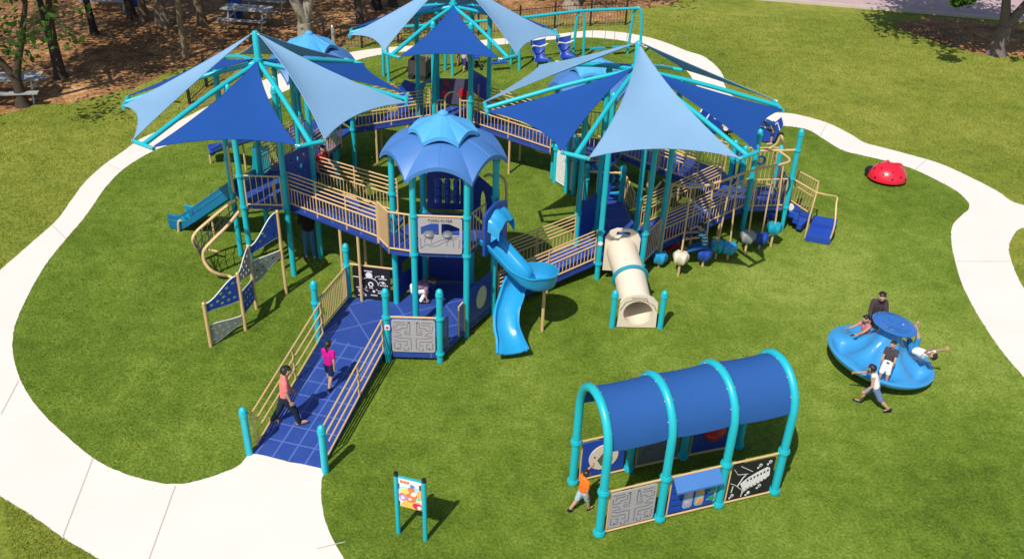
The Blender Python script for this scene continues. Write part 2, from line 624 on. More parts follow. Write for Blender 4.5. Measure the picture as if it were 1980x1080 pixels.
asph = ground_mat('sun bleached asphalt', [(0, (.36, .25, .25)), (.5, (.45, .32, .32)), (1, (.54, .40, .39))], (.25, 1.6, 12), .2)
a, b = at(1480, 0), at(2080, 50)
u = (b - a).normalized()
n = V((-u.y, u.x, 0))
a, b = a - u * 25, b + u * 50
rm = MB()
rm.add([V(p) + V((0, 0, .006)) for p in (a, b, b + n * 9, a + n * 9)], [(0, 1, 2, 3)])
struct('road', rm, asph, None)
km = MB()
for off in (-.16, 9.02):
    q0, q1 = a + n * off, b + n * off
    km.slab([q0 + V((0, 0, .12)), q1 + V((0, 0, .12)), q1 + n * .15 + V((0, 0, .12)), q0 + n * .15 + V((0, 0, .12))], .16)
struct('kerb', km, mat('kerb concrete', (.52, .43, .38), .85, .1, 2))
# bare dirt under the tree by the road
bt = BT
dm = MB()
dm.plate([ground_loop(bt, 10, .35)], (0, 0, .0035), (1, 0, 0), (0, 1, 0), .003)
struct('dirt_patch', dm, mulch)

import numpy as np


def inside(P, poly):
    x, y = P[:, 0], P[:, 1]
    r = np.zeros(len(P), bool)
    for (x0, y0), (x1, y1) in zip(poly, poly[1:] + poly[:1]):
        c = ((y0 > y) != (y1 > y))
        if y0 != y1:
            r ^= c & (x < (x1 - x0) * (y - y0) / (y1 - y0) + x0)
    return r


def blades(name, label_mat, mask, n, seed, hgt):
    '''short blades of grass, denser towards the camera'''
    g = np.random.default_rng(seed)
    k = n * 3
    y = 8.2 + 34 * g.random(k) ** 1.7
    x = (g.random(k) * 2 - 1) * (1.5 + y * .62)
    P = np.stack([x, y], 1)
    P = P[mask(P)][:n]
    k = len(P)
    a = g.random(k) * 2 * PI
    h = hgt * (.5 + .8 * g.random(k)) * (1 + .02 * (P[:, 1] - 10))
    w_ = (.005 + .006 * g.random(k)) * (1 + .03 * (P[:, 1] - 8))
    ln_ = .5 * h[:, None] * np.stack([np.cos(a * 3.1), np.sin(a * 3.1)], 1)
    d = np.stack([np.cos(a), np.sin(a)], 1) * w_[:, None]
    v = np.zeros((k, 3, 3), np.float32)
    v[:, 0, :2], v[:, 1, :2], v[:, 2, :2] = P - d, P + d, P + ln_
    v[:, :2, 2] = .004
    v[:, 2, 2] = h
    me = bpy.data.meshes.new(name)
    me.vertices.add(k * 3)
    me.vertices.foreach_set('co', v.ravel())
    me.loops.add(k * 3)
    me.loops.foreach_set('vertex_index', np.arange(k * 3, dtype=np.int32))
    me.polygons.add(k)
    me.polygons.foreach_set('loop_start', np.arange(0, k * 3, 3, dtype=np.int32))
    me.update()
    me.materials.append(label_mat)
    o = bpy.data.objects.new(name, me)
    C.objects.link(o)
    o['kind'] = 'stuff'


TI, PO, ED = ground_loop(turf_in), ground_loop(path_out), ground_loop(edge, 6)
RZ = [tuple(at(x, y)[:2]) for x, y in ((478, 890), (640, 925), (775, 690), (865, 690), (960, 590), (900, 540), (680, 560), (610, 640))]
blades('turf_blades', mat('turf blade', (.17, .24, .032), .6, .35, .9, spec=.2, trans=.25), lambda P: inside(P, TI) & ~inside(P, RZ), 230000, 1, .03)
blades('lawn_grass', mat('lawn blade', (.255, .315, .048), .6, .35, .7, spec=.2, trans=.25), lambda P: ~inside(P, PO) & ~inside(P, ED) & ~inside(P, ground_loop(BT, 6)) & (P[:, 1] < 40), 170000, 2, .036)

# ---------------------------------------------------------------- deck materials share one frame
DECK = deck_m('blue deck', R(8), .62, .62)


def slabdeck(parent, pts, th=.07, name='deck', m=None):
    return MB().slab(pts, th).build(name, m or DECK, parent)


def hexpts(c, r, a0, z):
    return [V((c[0] + r * math.cos(a0 + k * PI / 3), c[1] + r * math.sin(a0 + k * PI / 3), z)) for k in range(6)]


def hexroof(root, c, z, a0, R1=1.2):
    """two tier hooded roof with arched eaves over six gores"""
    def tier(R1, R0, zc, ze, lift, top, th, name, m, pw=1.2, bul=.06):
        mb = MB()
        for k in range(6):
            q0, q1 = a0 + k * PI / 3, a0 + (k + 1) * PI / 3
            c0, c1 = V((math.cos(q0), math.sin(q0), 0)), V((math.cos(q1), math.sin(q1), 0))
            rows = []
            for i in range(11):
                row = []
                for j in range(17):
                    s = j / 16
                    e = 1 - abs(2 * s - 1) ** 2.0
                    t = i / 10 * (1 - .08 * e)           # nearly flat gore, its eave cut on an arc
                    p = (c0 * (1 - s) + c1 * s) * (R0 + (R1 - R0) * t) * (1 + .05 * e * t)
                    zz = zc + (ze - zc) * (t ** pw) + .022 * t * (1 - abs(2 * s - 1)) + lift * e * t ** 1.4
                    row.append(V((c[0] + p.x, c[1] + p.y, zz)))
                rows.append(row)
            # raised ribs along the crease and the middle of each gore
            for j in (0, 8):
                mb.tube([r[j] + V((0, 0, .010)) for r in rows[1:]], .011, 5)
            # turned down lip
            rows.append([p - V((0, 0, .07)) for p in rows[-1]])
            mb.grid(rows, th)
        if top:
            mb.lathe([(.11, zc - .03), (.1, zc + .03), (.05, zc + .07), (.01, zc + .08)], (c[0], c[1], 0), 12)
        return mb.build(name, m, root, 28)
    tier(R1 * 1.03, .40, z + .53, z, .22, False, .03, 'lower_roof', mat('mid blue roof plastic', (.06, .18, .47), .45, .06, 2, wear=.15), 1.6)
    tier(.66, .06, z + .90, z + .54, .09, True, .03, 'upper_roof', mat('light blue roof plastic', (.08, .36, .7), .42, .06, 2, wear=.08), 1.0, .0)


def tower(label, c, r, a0, zd, ztop, railtop=.82, group=None, deck_z=None, lower=None):
    root = thing('play_tower', label, 'play tower', (c[0], c[1], 0), group)
    hp = hexpts(c, r, a0, 0)
    for p in hp:
        post(root, p.x, p.y, 0, ztop, (zd, zd + railtop))
    slabdeck(root, hexpts(c, r - .04, a0, zd))
    return root, hp


# ---------------------------------------------------------------- front tower and entry ramp
FC = (-1.42, 16.52)
front, fh = tower('tall hexagonal play tower with a two tier blue hood roof, beside the spiral slide', FC, 1.03, 0, 1.95, 3.66, .85)
hexroof(front, FC, 3.62, 0)
LZ = .2
ld = [at(617, 662), at(676, 588), fh[3], fh[2], fh[1], V((-.35, 17.6, 0)), fh[0], fh[5], at(851, 700), at(751, 697)]
ld = [V((p.x, p.y, LZ)) for p in ld]
slabdeck(front, ld, .1, 'lower_deck', deck_m('landing deck', R(28), .95, .8, mortar=.02))
# printed panels of the tower
E1, E2 = V((fh[4].x, fh[4].y, 0)), V((fh[5].x, fh[5].y, 0))


def window_pair(wd, h):
    g = wd / 2
    f = lambda pts: [(p[0] * wd, p[1] * h) for p in pts]
    return [f([(.06, .52), (.47, .52), (.47, .84), (.3, .84), (.06, .73)]), f([(.53, .52), (.94, .52), (.94, .73), (.7, .84), (.53, .84)])]


tw, o, u, wd = panel(front, E1, E2, 1.98, 2.77, window_pair, grey_m(), name='twin_flyer_panel')
text(tw, 'TWIN FLYER', o + u * wd / 2 + V((0, 0, .72)) + u.cross(V((0, 0, 1))) * .014, u, .085, black_m())
ln = [stroke(p, .011) for p in ([(.04, .1), (.12, .18), (.28, .22), (.42, .3), (.62, .36), (.8, .4)], [(.2, .16), (.36, .17), (.48, .25), (.6, .32), (.75, .34)],
      [(.13, .22), (.12, .3), (.15, .36)], [(.26, .24), (.25, .3), (.29, .35)], [(.56, .18), (.55, .26), (.6, .29)], [(.68, .16), (.69, .25), (.65, .32)], [(.05, .12), (.04, .34)], [(.79, .14), (.81, .34)])]
marks(tw, o, u, .022, ln, dkgrey_m())
for x in (.2, .62):
    m2 = MB()
    m2.lathe([(.005, .06), (.07, .05), (.11, .02), (.12, 0)], tuple(o + u * wd * (x + .04) + V((0, 0, .40)) - u.cross(V((0, 0, 1))) * .05), 16)
    m2.build('steering_dome', dkgrey_m(), tw)
mb = MB()
mb.tube([E1 + V((0, 0, 2.8)), E2 + V((0, 0, 2.8))], .022, 8)
mb.build('top_rail', tan_m(), front)
railing(front, V((fh[5].x, fh[5].y, 1.97)) + V((.06, .1, 0)), V((fh[0].x, fh[0].y, 1.97)) + V((-.18, -.3, 0)), .84, 'picket', .1, 'picket_panel')
# back of the upper deck: game panel with turning barrels
tp, o, u, wd = panel(front, V((fh[2].x, fh[2].y, 0)), V((fh[1].x, fh[1].y, 0)), 2.02, 2.95, lambda a, h: [rrect(.16 + i * (a - .3) / 3, .14, .16 + i * (a - .3) / 3 + .17, .72, .02) for i in range(3)], navy_m(), name='game_panel')
for i in range(3):
    for k in range(3):
        m2 = MB()
        m2.lathe([(.02, -.085), (.065, -.08), (.07, 0), (.065, .08), (.02, .085)], tuple(o + u * (.245 + i * (wd - .3) / 3) + V((0, 0, .24 + k * .185))), 12)
        m2.build('game_barrel', blue_m(), tp)
sp, o, u, wd = panel(front, V((fh[1].x, fh[1].y, 0)), V((fh[0].x, fh[0].y, 0)), 2.0, 2.95, lambda a, h: [circ(a * .5, .4, .13, .3)], navy_m(), name='side_panel')
sp2, o, u, wd = panel(front, V((fh[3].x, fh[3].y, 0)), V((fh[2].x, fh[2].y, 0)), .3, 1.25, lambda a, h: [rrect(.12, .5, a - .12, .8, .08)], navy_m(), name='side_panel')
# lower level: bubble panel and rear wall
bp_, o, u, wd = panel(front, fh[5], fh[0], .25, 1.12, lambda a, h: [circ(a * .55, h * .5, .2, .26)], blue_m(), name='bubble_panel')
m2 = MB()
m2.plate([circ(wd * .55, .435, .2, .26)], o + u.cross(V((0, 0, 1))) * .004, u, (0, 0, 1), .01)
m2.build('bubble', beige_m(), bp_)
bw, o, u, wd = panel(front, fh[2], fh[1], .24, 1.7, None, navy_m(), name='rear_wall')
# picket barrier and constellation board beside the ramp, maze board at the front
pL, pL2, pM, pM2 = at(617, 662), at(676, 588), at(751, 697), at(851, 700)
post(front, pL.x, pL.y, 0, 1.42, (.98,))
post(front, pL2.x, pL2.y, 0, 1.45, (1.0,))
post(front, pM.x, pM.y, 0, 1.64, (.22, 1.06))
post(front, pM2.x, pM2.y, 0, 1.66, (.22, 1.06))
u0 = (pL2 - pL).normalized()
railing(front, pL + u0 * .08 + V((0, 0, LZ)), pL2 - u0 * .08 + V((0, 0, LZ)), .78, 'picket', .075, 'picket_panel')
kb, o, u, wd = panel(front, pL2, fh[3], .24, 1.0, None, black_m(), name='constellation_board', inset=.12)
mk = [circ(.36, .57, .075), stroke([(.2 + .2 * math.cos(q * PI / 9) + .16, .34 + .17 * math.sin(q * PI / 9)) for q in range(0, 14)], .012),
      circ(.39, .35, .06), circ(.66, .57, .035), circ(.16, .43, .022), circ(.66, .42, .03), circ(.18, .29, .035), circ(.45, .18, .03),
      stroke([(.42, .52), (.48, .46), (.5, .55), (.6, .58)], .012), stroke([(.54, .36), (.6, .43), (.68, .44), (.72, .39)], .012), stroke([(.5, .24), (.55, .2), (.62, .2)], .012), stroke([(.28, .3), (.3, .25), (.24, .22)], .012),
      [(.1, .2), (.2, .17), (.29, .06), (.2, .06), (.12, .13)]]
for (x, y, l) in ((.36, .67, .2), (.12, .5, .22), (.67, .51, .2), (.68, .35, .18), (.14, .24, .14), (.4, .26, .1), (.2, .04, .2), (.46, .08, .16), (.64, .15, .2)):
    for k in range(max(3, int(l / .03))):
        x0 = x - l / 2 + k * .03
        if x0 + .022 < wd:
            mk.append([(x0, y - .012), (x0 + .022, y - .012), (x0 + .022, y + .014), (x0, y + .014)])
mk = [l for l in mk if max(p[0] for p in l) < wd and min(p[0] for p in l) > 0]
marks(kb, o, u, .022, mk, white_m())
marks(kb, o, u, .028, [circ(.39, .35, .03)], black_m(), 'centre_dot')
mb = MB()
mb.tube([V((pL2.x, pL2.y, 1.03)), V((fh[3].x, fh[3].y, 1.03))], .022, 8)
mb.build('top_rail', tan_m(), front)


def maze(wd, h):
    """two mirrored mazes of grooves with a dot at the start and the end"""
    it = []
    for sx in (0, 1):
        f = lambda x, y: ((wd - x * wd, y * h) if sx else (x * wd, y * h))
        for p in ([(.06, .93), (.3, .93), (.3, .86), (.12, .86), (.12, .78)], [(.36, .9), (.36, .76), (.22, .76), (.22, .7), (.06, .7), (.06, .84)],
                  [(.42, .95), (.42, .62), (.3, .62), (.3, .56), (.44, .56)], [(.06, .62), (.16, .62), (.24, .52), (.1, .52)], [(.06, .5), (.16, .44), (.44, .44), (.44, .08)],
                  [(.06, .4), (.1, .34), (.36, .34), (.36, .22), (.28, .22)], [(.06, .3), (.06, .1), (.2, .1), (.2, .26), (.14, .26)], [(.28, .14), (.28, .06), (.38, .06), (.38, .16)], [(.36, .68), (.3, .68)]):
            q = [f(*a) for a in p]
            it.append(stroke(q, .013))
        it.append(circ(*f(.4, .97 - .04), .022))
        it.append(circ(*f(.14, .12), .02))
    return it


mz, o, u, wd = panel(front, pM, pM2, .24, 1.0, None, grey_m(), name='maze_board')
marks(mz, o, u, .022, maze(wd, .76), dkgrey_m(), 'groove')
mb = MB()
mb.tube([V((pM.x, pM.y, 1.06)), V((pM2.x, pM2.y, 1.06))], .022, 8)
mb.build('top_rail', tan_m(), front)
lab = MB()
lab.plate([rrect(-.05, -.06, .05, .06, .015)], (pM.x + .02, pM.y - PR * 1.18, .86), (1, 0, 0), (0, 0, 1), .006)
lb = lab.build('notice', white_m(), front)
MB().plate([circ(0, -.005, .028)], (pM.x + .02, pM.y - PR * 1.18 - .006, .86), (1, 0, 0), (0, 0, 1), .004).build('notice_mark', red_m(), lb)
# two perforated gates with arched handholds
for (A, B, nm) in ((pM2, fh[5], 0), (fh[5], pM2, 1)):
    d = (V((B.x, B.y, 0)) - V((A.x, A.y, 0))).normalized()
    p0 = V((A.x, A.y, LZ)) + d * .08
    p1 = p0 + d * .22
    g = MB()
    g.tube([p0, p0 + V((0, 0, .62)), lerp(p0, p1, .3) + V((0, 0, .74)), p1 + V((0, 0, .72)), p1 + V((0, 0, .0))], .017, 8)
    gg = g.build('handhold_gate', tan_m() if nm else dkgrey_m(), front)
    mb = MB()
    for k in range(1, 6):
        q = lerp(p0, p1, k / 6)
        mb.tube([q + V((0, 0, .05)), q + V((0, 0, .7))], .008, 6)
    mb.build('gate_bar', dkgrey_m(), gg)

# upper landing left of the tower
l1, l2 = at(752.6, 484, 1.95), at(733, 464, 1.95)
fb = V((fh[4].x, fh[4].y, 1.95))
fa = V((fh[3].x, fh[3].y, 1.95))
slabdeck(front, [fb, fa, V((-2.3, 17.15, 1.95)), V((-2.62, 17.0, 1.95)), l2, l1], .08, 'side_deck')
railing(front, fb + V((-.07, 0, 0)), l1, .86, 'picket', .1, 'picket_panel')
railing(front, l1, l2, .86, 'picket', .045, 'picket_panel')
mb = MB()
mb.tube([V((l1.x, l1.y, 1.9)), V((-1.98, 15.9, 1.9))], .03, 8)
mb.build('beam', navy_m(), front)
# arched handrail at the far side of the upper deck
for dx in (0, .14):
    p = at(962 + dx * 110, 432, 1.97)
    MB().tube(smooth([p, p + V((0, 0, .75)), p + V((-.05, .12, .95)), p + V((-.2, .3, .97)), p + V((-.3, .35, .9))], 5), .028, 8).build('handrail', tan_m(), front)

# entry ramp
ramp = thing('access_ramp', 'long blue entry ramp with tan handrails rising from the concrete path', 'ramp', (-3.72, 11.75, 0))
rb0, rb1 = at(490, 876), at(623, 906)
rt0, rt1 = V((pL.x + .1, pL.y - .02, LZ)), V((pM.x - .09, pM.y - .0, LZ))
rang = math.atan2(rb1.y - rb0.y, rb1.x - rb0.x)
RMP = deck_m('ramp deck', rang, .305, .40, mortar=.017, line=(.08, .135, .41))
mb = MB().slab([rb0 + V((0, 0, .03)), rb1 + V((0, 0, .03)), rt1, rt0], .09)
mb.build('ramp_deck', RMP, ramp)
for s, (b0, t0) in enumerate(((rb0, rt0), (rb1, rt1))):
    d = (t0 - b0).normalized()
    mb = MB()
    side = V((0, 0, 0))
    A = b0 + d * .18
    for z, q in ((.06, .0), (.3, .06), (.54, .03), (.78, -.02)):
        mb.tube([A + d * (3.1 * q) + V((0, 0, z)), t0 + V((0, 0, z))], .0185, 8)
    mb.tube(smooth([A + V((0, 0, .78)), A - d * .05 + V((0, 0, .74)), A - d * .02 + V((0, 0, .6)), A + V((0, 0, 0))], 4), .018, 8)
    mb.tube([lerp(A, t0, .55) + V((0, 0, .05)), lerp(A, t0, .55) + V((0, 0, .78))], .02, 8)
    mb.tube([t0 + V((0, 0, 0)), t0 + V((0, 0, .78))], .02, 8)
    mb.build('handrail', tan_m(), ramp)
for x, y, h in ((482.5, 877, .97), (629.5, 912, .97)):
    p = at(x, y)
    post(ramp, p.x, p.y, 0, h)

# ---------------------------------------------------------------- shade canopies
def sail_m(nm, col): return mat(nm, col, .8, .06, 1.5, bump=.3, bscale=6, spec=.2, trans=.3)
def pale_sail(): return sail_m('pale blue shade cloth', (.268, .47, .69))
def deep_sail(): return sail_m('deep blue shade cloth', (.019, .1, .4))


def sail(root, apex, B, Cc, m, name='shade_sail', hol=.24, sag=.1):
    """three cornered cloth with hollow edges, stretched from a mast to two arm tips"""
    apex, B, Cc = V(apex), V(B), V(Cc)
    mid = (B + Cc) / 2
    cen = (apex + B + Cc) / 3
    Lc = apex.lerp(B, .46).lerp(cen, hol)
    Rc = apex.lerp(Cc, .46).lerp(cen, hol)
    bz = lambda a, b, c, t: a * (1 - t) ** 2 + b * 2 * t * (1 - t) + c * t * t
    rows = []
    n = 18
    for i in range(n + 1):
        t = .015 + .985 * i / n
        L, Q = bz(apex, Lc, B, t), bz(apex, Rc, Cc, t)
        bow = (apex - mid) * (.075 * t ** 1.6)
        row = []
        for j in range(19):
            s = j / 18
            p = L.lerp(Q, s) + bow * (4 * s * (1 - s)) - V((0, 0, sag * math.sin(PI * t) * 4 * s * (1 - s)))
            row.append(p)
        rows.append(row)
    mb = MB()
    mb.grid(rows, .012)
    o = mb.build(name, m, root, 60)
    # hem tape and corner shackles
    hm = MB()
    for edge in ([r[0] for r in rows], [r[-1] for r in rows], rows[-1]):
        hm.tube(edge, .011, 5)
    for j in (6, 12):
        hm.tube([r[j] for r in rows[4:]], .005, 4)
    hm.build('hem', m, o)
    for c_, q in ((B, rows[-1][2]), (Cc, rows[-1][-3]), (apex, rows[2][9])):
        mb = MB()
        d = (c_ - q).normalized()
        mb.tube([c_ - d * .03, c_ + d * .07], .016, 6)
        mb.build('shackle', steel_m(), o)
    return o


def canopy(label, c, tips, zt, zhub, ztop, light, group):
    """mast, six arms with cross bars at their tips, three pale and three deep sails"""
    root = thing('shade_canopy', label, 'shade canopy', (c[0], c[1], 0), group)
    cx, cy = c
    mb = MB()
    mb.tube([(cx, cy, zhub - .35), (cx, cy, ztop - .03), (cx, cy, ztop)], [.07, .07, .05], 14)
    mb.tube([(cx, cy, zhub - .16), (cx, cy, zhub + .06)], .11, 14)
    mb.build('mast', post_m(), root)
    T = []
    for k in range(6):
        p = V(tips[k])
        d = V((p.x - cx, p.y - cy, 0)).normalized()
        tn = V((-d.y, d.x, 0))
        s0 = V((cx, cy, zhub - .05)) + d * .08
        mb = MB()
        mid = s0.lerp(p, .42) + V((0, 0, .05))
        mb.tube(smooth([s0, mid, p], 5), .05, 12)
        arm = mb.build('arm', post_m(), root)
        mb = MB()
        mb.tube([p - tn * .30, p + tn * .30], .042, 10)
        mb.build('cross_bar', post_m(), arm)
        T.append((p - tn * .28 + V((0, 0, .03)), p + tn * .28 + V((0, 0, .03))))
    for k in range(6):
        hi = k in light
        d = ((V(tips[k]) + V(tips[(k + 1) % 6])) / 2 - V((cx, cy, zt)))
        d.z = 0
        d.normalize()
        apex = V((cx, cy, ztop - .05 if hi else zhub + .02)) + d * .08
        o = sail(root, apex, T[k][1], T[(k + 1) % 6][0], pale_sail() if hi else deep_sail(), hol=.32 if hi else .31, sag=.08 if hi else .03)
        o['label'] = 'pale blue cloth sail' if hi else 'deep blue cloth sail'
    return root


def tips(c, R_, zt, px, a0):
    out = []
    for k in range(6):
        if k in px:
            out.append(at(*px[k], zt))
        else:
            q = a0 + k * PI / 3
            out.append(V((c[0] + R_ * math.cos(q), c[1] + R_ * math.sin(q), zt)))
    return out


G = 'pointed sail canopies over the three tall towers'
LC, RC, MC = (-5.42, 18.57), (2.45, 18.93), (-1.80, 24.3)
canopy('pale and deep blue pointed sail canopy over the tower with the holed climbing panels', LC, tips(LC, 2.9, 3.9, {0: (243, 198), 1: (277, 280), 2: (601, 278), 3: (786, 192), 4: (684, 120)}, PI), 3.9, 4.71, 5.33, (0, 2, 4), G)
canopy('blue pointed sail canopy behind the hood roof, in front of the swings', MC, tips(MC, 2.72, 3.62, {0: (678, 64), 1: (757, 107), 2: (982.6, 111.6), 3: (1075.6, 65)}, PI + .05), 3.62, 4.4, 5.15, (0, 2, 4), G)
canopy('blue pointed sail canopy over the tower with the beige tunnel slide', RC, tips(RC, 3.0, 3.9, {0: (939.7, 209), 1: (1113, 301), 2: (1445.5, 301), 3: (1504.7, 204.8), 4: (1298.4, 132)}, PI + .1), 3.9, 4.73, 5.3, (1, 3, 5), G)

# ---------------------------------------------------------------- towers under the sails
left, lh = tower('open play tower under the sail canopy between the roller slide and the holed climbing panels', LC, .93, R(1), 1.72, 4.42, .74)
right, rh = tower('play tower with low deck under the sail canopy, holding the beige tunnel slide', RC, .98, R(-1), .42, 4.42, .82)
rear, mh = tower('rear play tower with arched hoop and teal arch panel below the far canopy', MC, .97, R(2), 1.3, 4.15, .8)


def pbar(root, A, B, z, h=.8, gap=.1, name='picket_panel'):
    A, B = V((A[0], A[1], z)), V((B[0], B[1], z))
    d = (B - A).normalized() * .08
    return railing(root, A + d, B - d, h, 'picket', gap, name)


pbar(left, lh[4], lh[5], 1.72, .74, .12)
# tall narrow holed boards and perforated gates of the left tower
for A, B in ((lh[3], lh[4]),):
    d = (B - A).normalized()
    mb = MB()
    mb.tube([A + d * .1 + V((0, 0, 1.72)), A + d * .1 + V((0, 0, 2.75)), A + d * .2 + V((0, 0, 2.85)), A + d * .2 + V((0, 0, 1.72))], .02, 8)
    mb.tube([B - d * .1 + V((0, 0, 1.72)), B - d * .1 + V((0, 0, 2.75)), B - d * .2 + V((0, 0, 2.85)), B - d * .2 + V((0, 0, 1.72))], .02, 8)
    mb.build('handhold', tan_m(), left)
# blue deck behind left tower: navy paints its shade, brighter treads paint sunlit stripes
BLC, BRC = (-5.4, 23.2), (1.95, 23.2)
st = thing('ramp_bridge', 'blue stepped bridge, coloured dark for shade, rising behind the left tower to the small hooded tower', 'bridge', (-5.3, 20.6, 0), 'bridges between the towers')
a, b = V((lh[2].x + .05, lh[2].y, 1.72)), V((lh[1].x - .05, lh[1].y, 1.72))
a2, b2 = V((-5.55, 22.4, 1.2)), V((-4.6, 22.4, 1.2))
slabdeck(st, [a, b, b2, a2], .08, 'bridge_deck', navy_m())  # darker blue stands in for shade on the deck
for k in range(6):
    t = (k + .5) / 6
    p, q = lerp(a, a2, t), lerp(b, b2, t)
    MB().box((p + q) / 2 + V((0, 0, .02)), ((q - p).length * .9, .12, .03)).build('tread', blue_m(), st)  # lighter blue imitates stripes of sun across the shaded deck
railing(st, a, a2, .8, 'ramp', .11)
railing(st, b, b2, .8, 'ramp', .11)
# blue holed board hanging at the back of the left tower
hb, o, u, wd = panel(left, lh[5], lh[0], 1.75, 2.9, lambda w_, h_: [circ(.18 + .2 * i + (.1 if j % 2 else 0), .15 + .2 * j, .045, .06, 10) for i in range(3) for j in range(5) if .18 + .2 * i + (.1 if j % 2 else 0) < w_ - .08], blue_m(), name='holed_panel')
mb = MB()
mb.tube([lh[0] + V((-.1, .03, 1.72)), lh[0] + V((-.1, .03, 2.95))], .03, 8)
mb.build('upright', tan_m(), left)

# right tower
pbar(right, rh[5], rh[0], .42)
nv, o, u, wd = panel(right, rh[2], rh[3], .46, 1.4, None, blue_m(), name='solid_panel')
for p in (at(1131, 385, .42), at(1200, 388, .42)):
    post(right, p.x, p.y, 0, 1.35, (1.0,))
p, q = at(1131, 385, .42), at(1200, 388, .42)
MB().tube([(p.x, p.y, 1.2), (q.x, q.y, 1.2)], .03, 8).build('cross_rail', tan_m(), right)
slabdeck(right, [V((rh[1].x, rh[1].y, .42)), V((q.x + .1, q.y, .42)), V((p.x - .1, p.y, .42)), V((rh[2].x, rh[2].y, .42))], .07, 'rear_deck')
for p0, s in ((p, -1), (q, 1)):
    A, B = V((p0.x + .08 * s, p0.y - .1, .45)), V((p0.x + .25 * s, p0.y - .7, .45))
    g = MB()
    g.tube([A, A + V((0, 0, .7)), B + V((0, 0, .55)), B], .018, 8)
    for k in range(1, 6):
        z = lerp(A, B, k / 6)
        g.tube([z, z + V((0, 0, .6))], .009, 6)
    g.build('handhold_gate', tan_m(), right)
lab = MB()
lab.plate([circ(0, 0, .055)], (rh[4].x, rh[4].y - PR * 1.2, .98), (1, 0, 0), (0, 0, 1), .006)
lab.build('notice', white_m(), right)
# blue spiral climber at the back of the right tower
sw = thing('curved_climber', 'blue curved climber of looping bars in the shade behind the low deck', 'climber', (2.4, 21.5, 0))
cpt = (2.42, 21.55)
for k in range(9):
    q = k * .55
    z = .35 + k * .14
    p0 = V((cpt[0], cpt[1], z))
    p1 = p0 + V((.42 * math.cos(q), .42 * math.sin(q), .05))
    mb = MB()
    d = (p1 - p0).normalized()
    s = V((-d.y, d.x, 0))
    mb.tube(smooth([p0 + s * .03, p0.lerp(p1, .5) + s * .14, p1 + s * .1, p1 + d * .06, p1 - s * .1, p0.lerp(p1, .5) - s * .14, p0 - s * .03], 3), .035, 8)
    mb.build('loop_step', slide_m() if k % 2 else blue_m(), sw)
MB().tube([(cpt[0], cpt[1], 0), (cpt[0], cpt[1], 1.75)], .055, 12).build('pole', blue_m(), sw)
MB().tube(smooth([V((cpt[0] + .46 * math.cos(q * .55), cpt[1] + .46 * math.sin(q * .55), .75 + q * .14)) for q in range(9)], 3), .022, 8).build('handrail', tan_m(), sw)

# rear tower details
hoop = MB()
A, B = lerp(mh[4], mh[5], .3), lerp(mh[4], mh[5], .72)
for z in (1.32,):
    hoop.tube([A + V((0, 0, z)), A + V((0, 0, z + .8))] + [lerp(A, B, .5 - .5 * math.cos(PI * k / 8)) + V((0, 0, z + .8 + .22 * math.sin(PI * k / 8))) for k in range(1, 8)] + [B + V((0, 0, z + .8)), B + V((0, 0, z))], .026, 8)
hoop.build('hoop', tan_m(), rear)
railing(rear, V((mh[4].x + .08, mh[4].y, 1.3)), V((A.x, A.y, 1.3)), .8, 'picket', .085, 'picket_panel')
railing(rear, V((B.x, B.y, 1.3)), V((mh[5].x - .08, mh[5].y, 1.3)), .8, 'picket', .085, 'picket_panel')
gp, o, u, wd = panel(rear, mh[2], mh[1], 1.35, 2.1, None, mat('plum sheet plastic', (.09, .075, .13), .5), name='gear_panel', inset=.02)
for (x, z, r_) in ((.2, .3, .12), (.72, .33, .13), (.24, .6, .08)):
    g = MB()
    g.plate([[(x + r_ * (1 + .16 * (i % 2)) * math.cos(i * PI / 9), z + r_ * (1 + .16 * (i % 2)) * math.sin(i * PI / 9)) for i in range(18)]], o - (-u.cross(V((0, 0, 1)))) * .0 + u.cross(V((0, 0, 1))) * (-.02) * -1, u, (0, 0, 1), .03)
    g.build('gear', red_m(), gp)
MB().box(o + u * (wd - .02) + V((0, 0, .38)), (.1, .04, .78)).build('edge_board', white_m(), gp)
ap, o, u, wd = panel(rear, mh[3], mh[2], 1.35, 2.2, lambda w_, h_: [[(.15, .02), (w_ - .15, .02), (w_ - .15, .5)] + [(w_ / 2 + (w_ / 2 - .15) * math.cos(q * PI / 8), .5 + .28 * math.sin(q * PI / 8)) for q in range(1, 8)] + [(.15, .5)]], teal_m(), name='arch_panel')
bp2, o, u, wd = panel(rear, mh[1], mh[0], 1.75, 2.4, None, blue_m(), name='solid_panel')
wg = MB()
wg.plate([smooth([V((0, 0, 0)), V((.35, .1, 0)), V((.5, .45, 0)), V((.62, .6, 0)), V((.6, .95, 0)), V((.2, 1.0, 0))], 4) and [(0, 0), (.3, .08), (.42, .35), (.6, .5), (.56, .9), (.25, 1.0), (.1, .8)]], mh[3] + V((-.62, .1, 1.3)), (1, 0, 0), (0, 0, 1), .03)
wg.build('wing_panel', blue_m(), rear)
rc = MB()
rc.tube([V((-1.9, 23.75, 1.36)), V((-1.3, 24.3, 1.5))], .1, 12)
rc.build('bench_roll', blue_m(), rear)

# small hooded towers at the back
blt, bh = tower('small tower with a blue hood roof behind the left sail canopy', BLC, .95, R(10), 1.2, 3.0, .75)
hexroof(blt, BLC, 2.95, R(12), 1.16)
brt, bq = tower('small tower with a blue hood roof behind the deep blue sail on the right', BRC, .95, R(-8), .95, 2.72, .75)
hexroof(brt, BRC, 2.62, R(-8), 1.16)
pbar(brt, bq[4], bq[5], .95, .75)
pbar(brt, bq[2], bq[1], .95, .75)
wa, o, u, wd = panel(blt, bh[1], bh[0], 1.25, 2.2, None, navy_m(), name='solid_panel')
wa, o, u, wd = panel(blt, bh[4], bh[5], .2, 1.1, None, navy_m(), name='solid_panel')

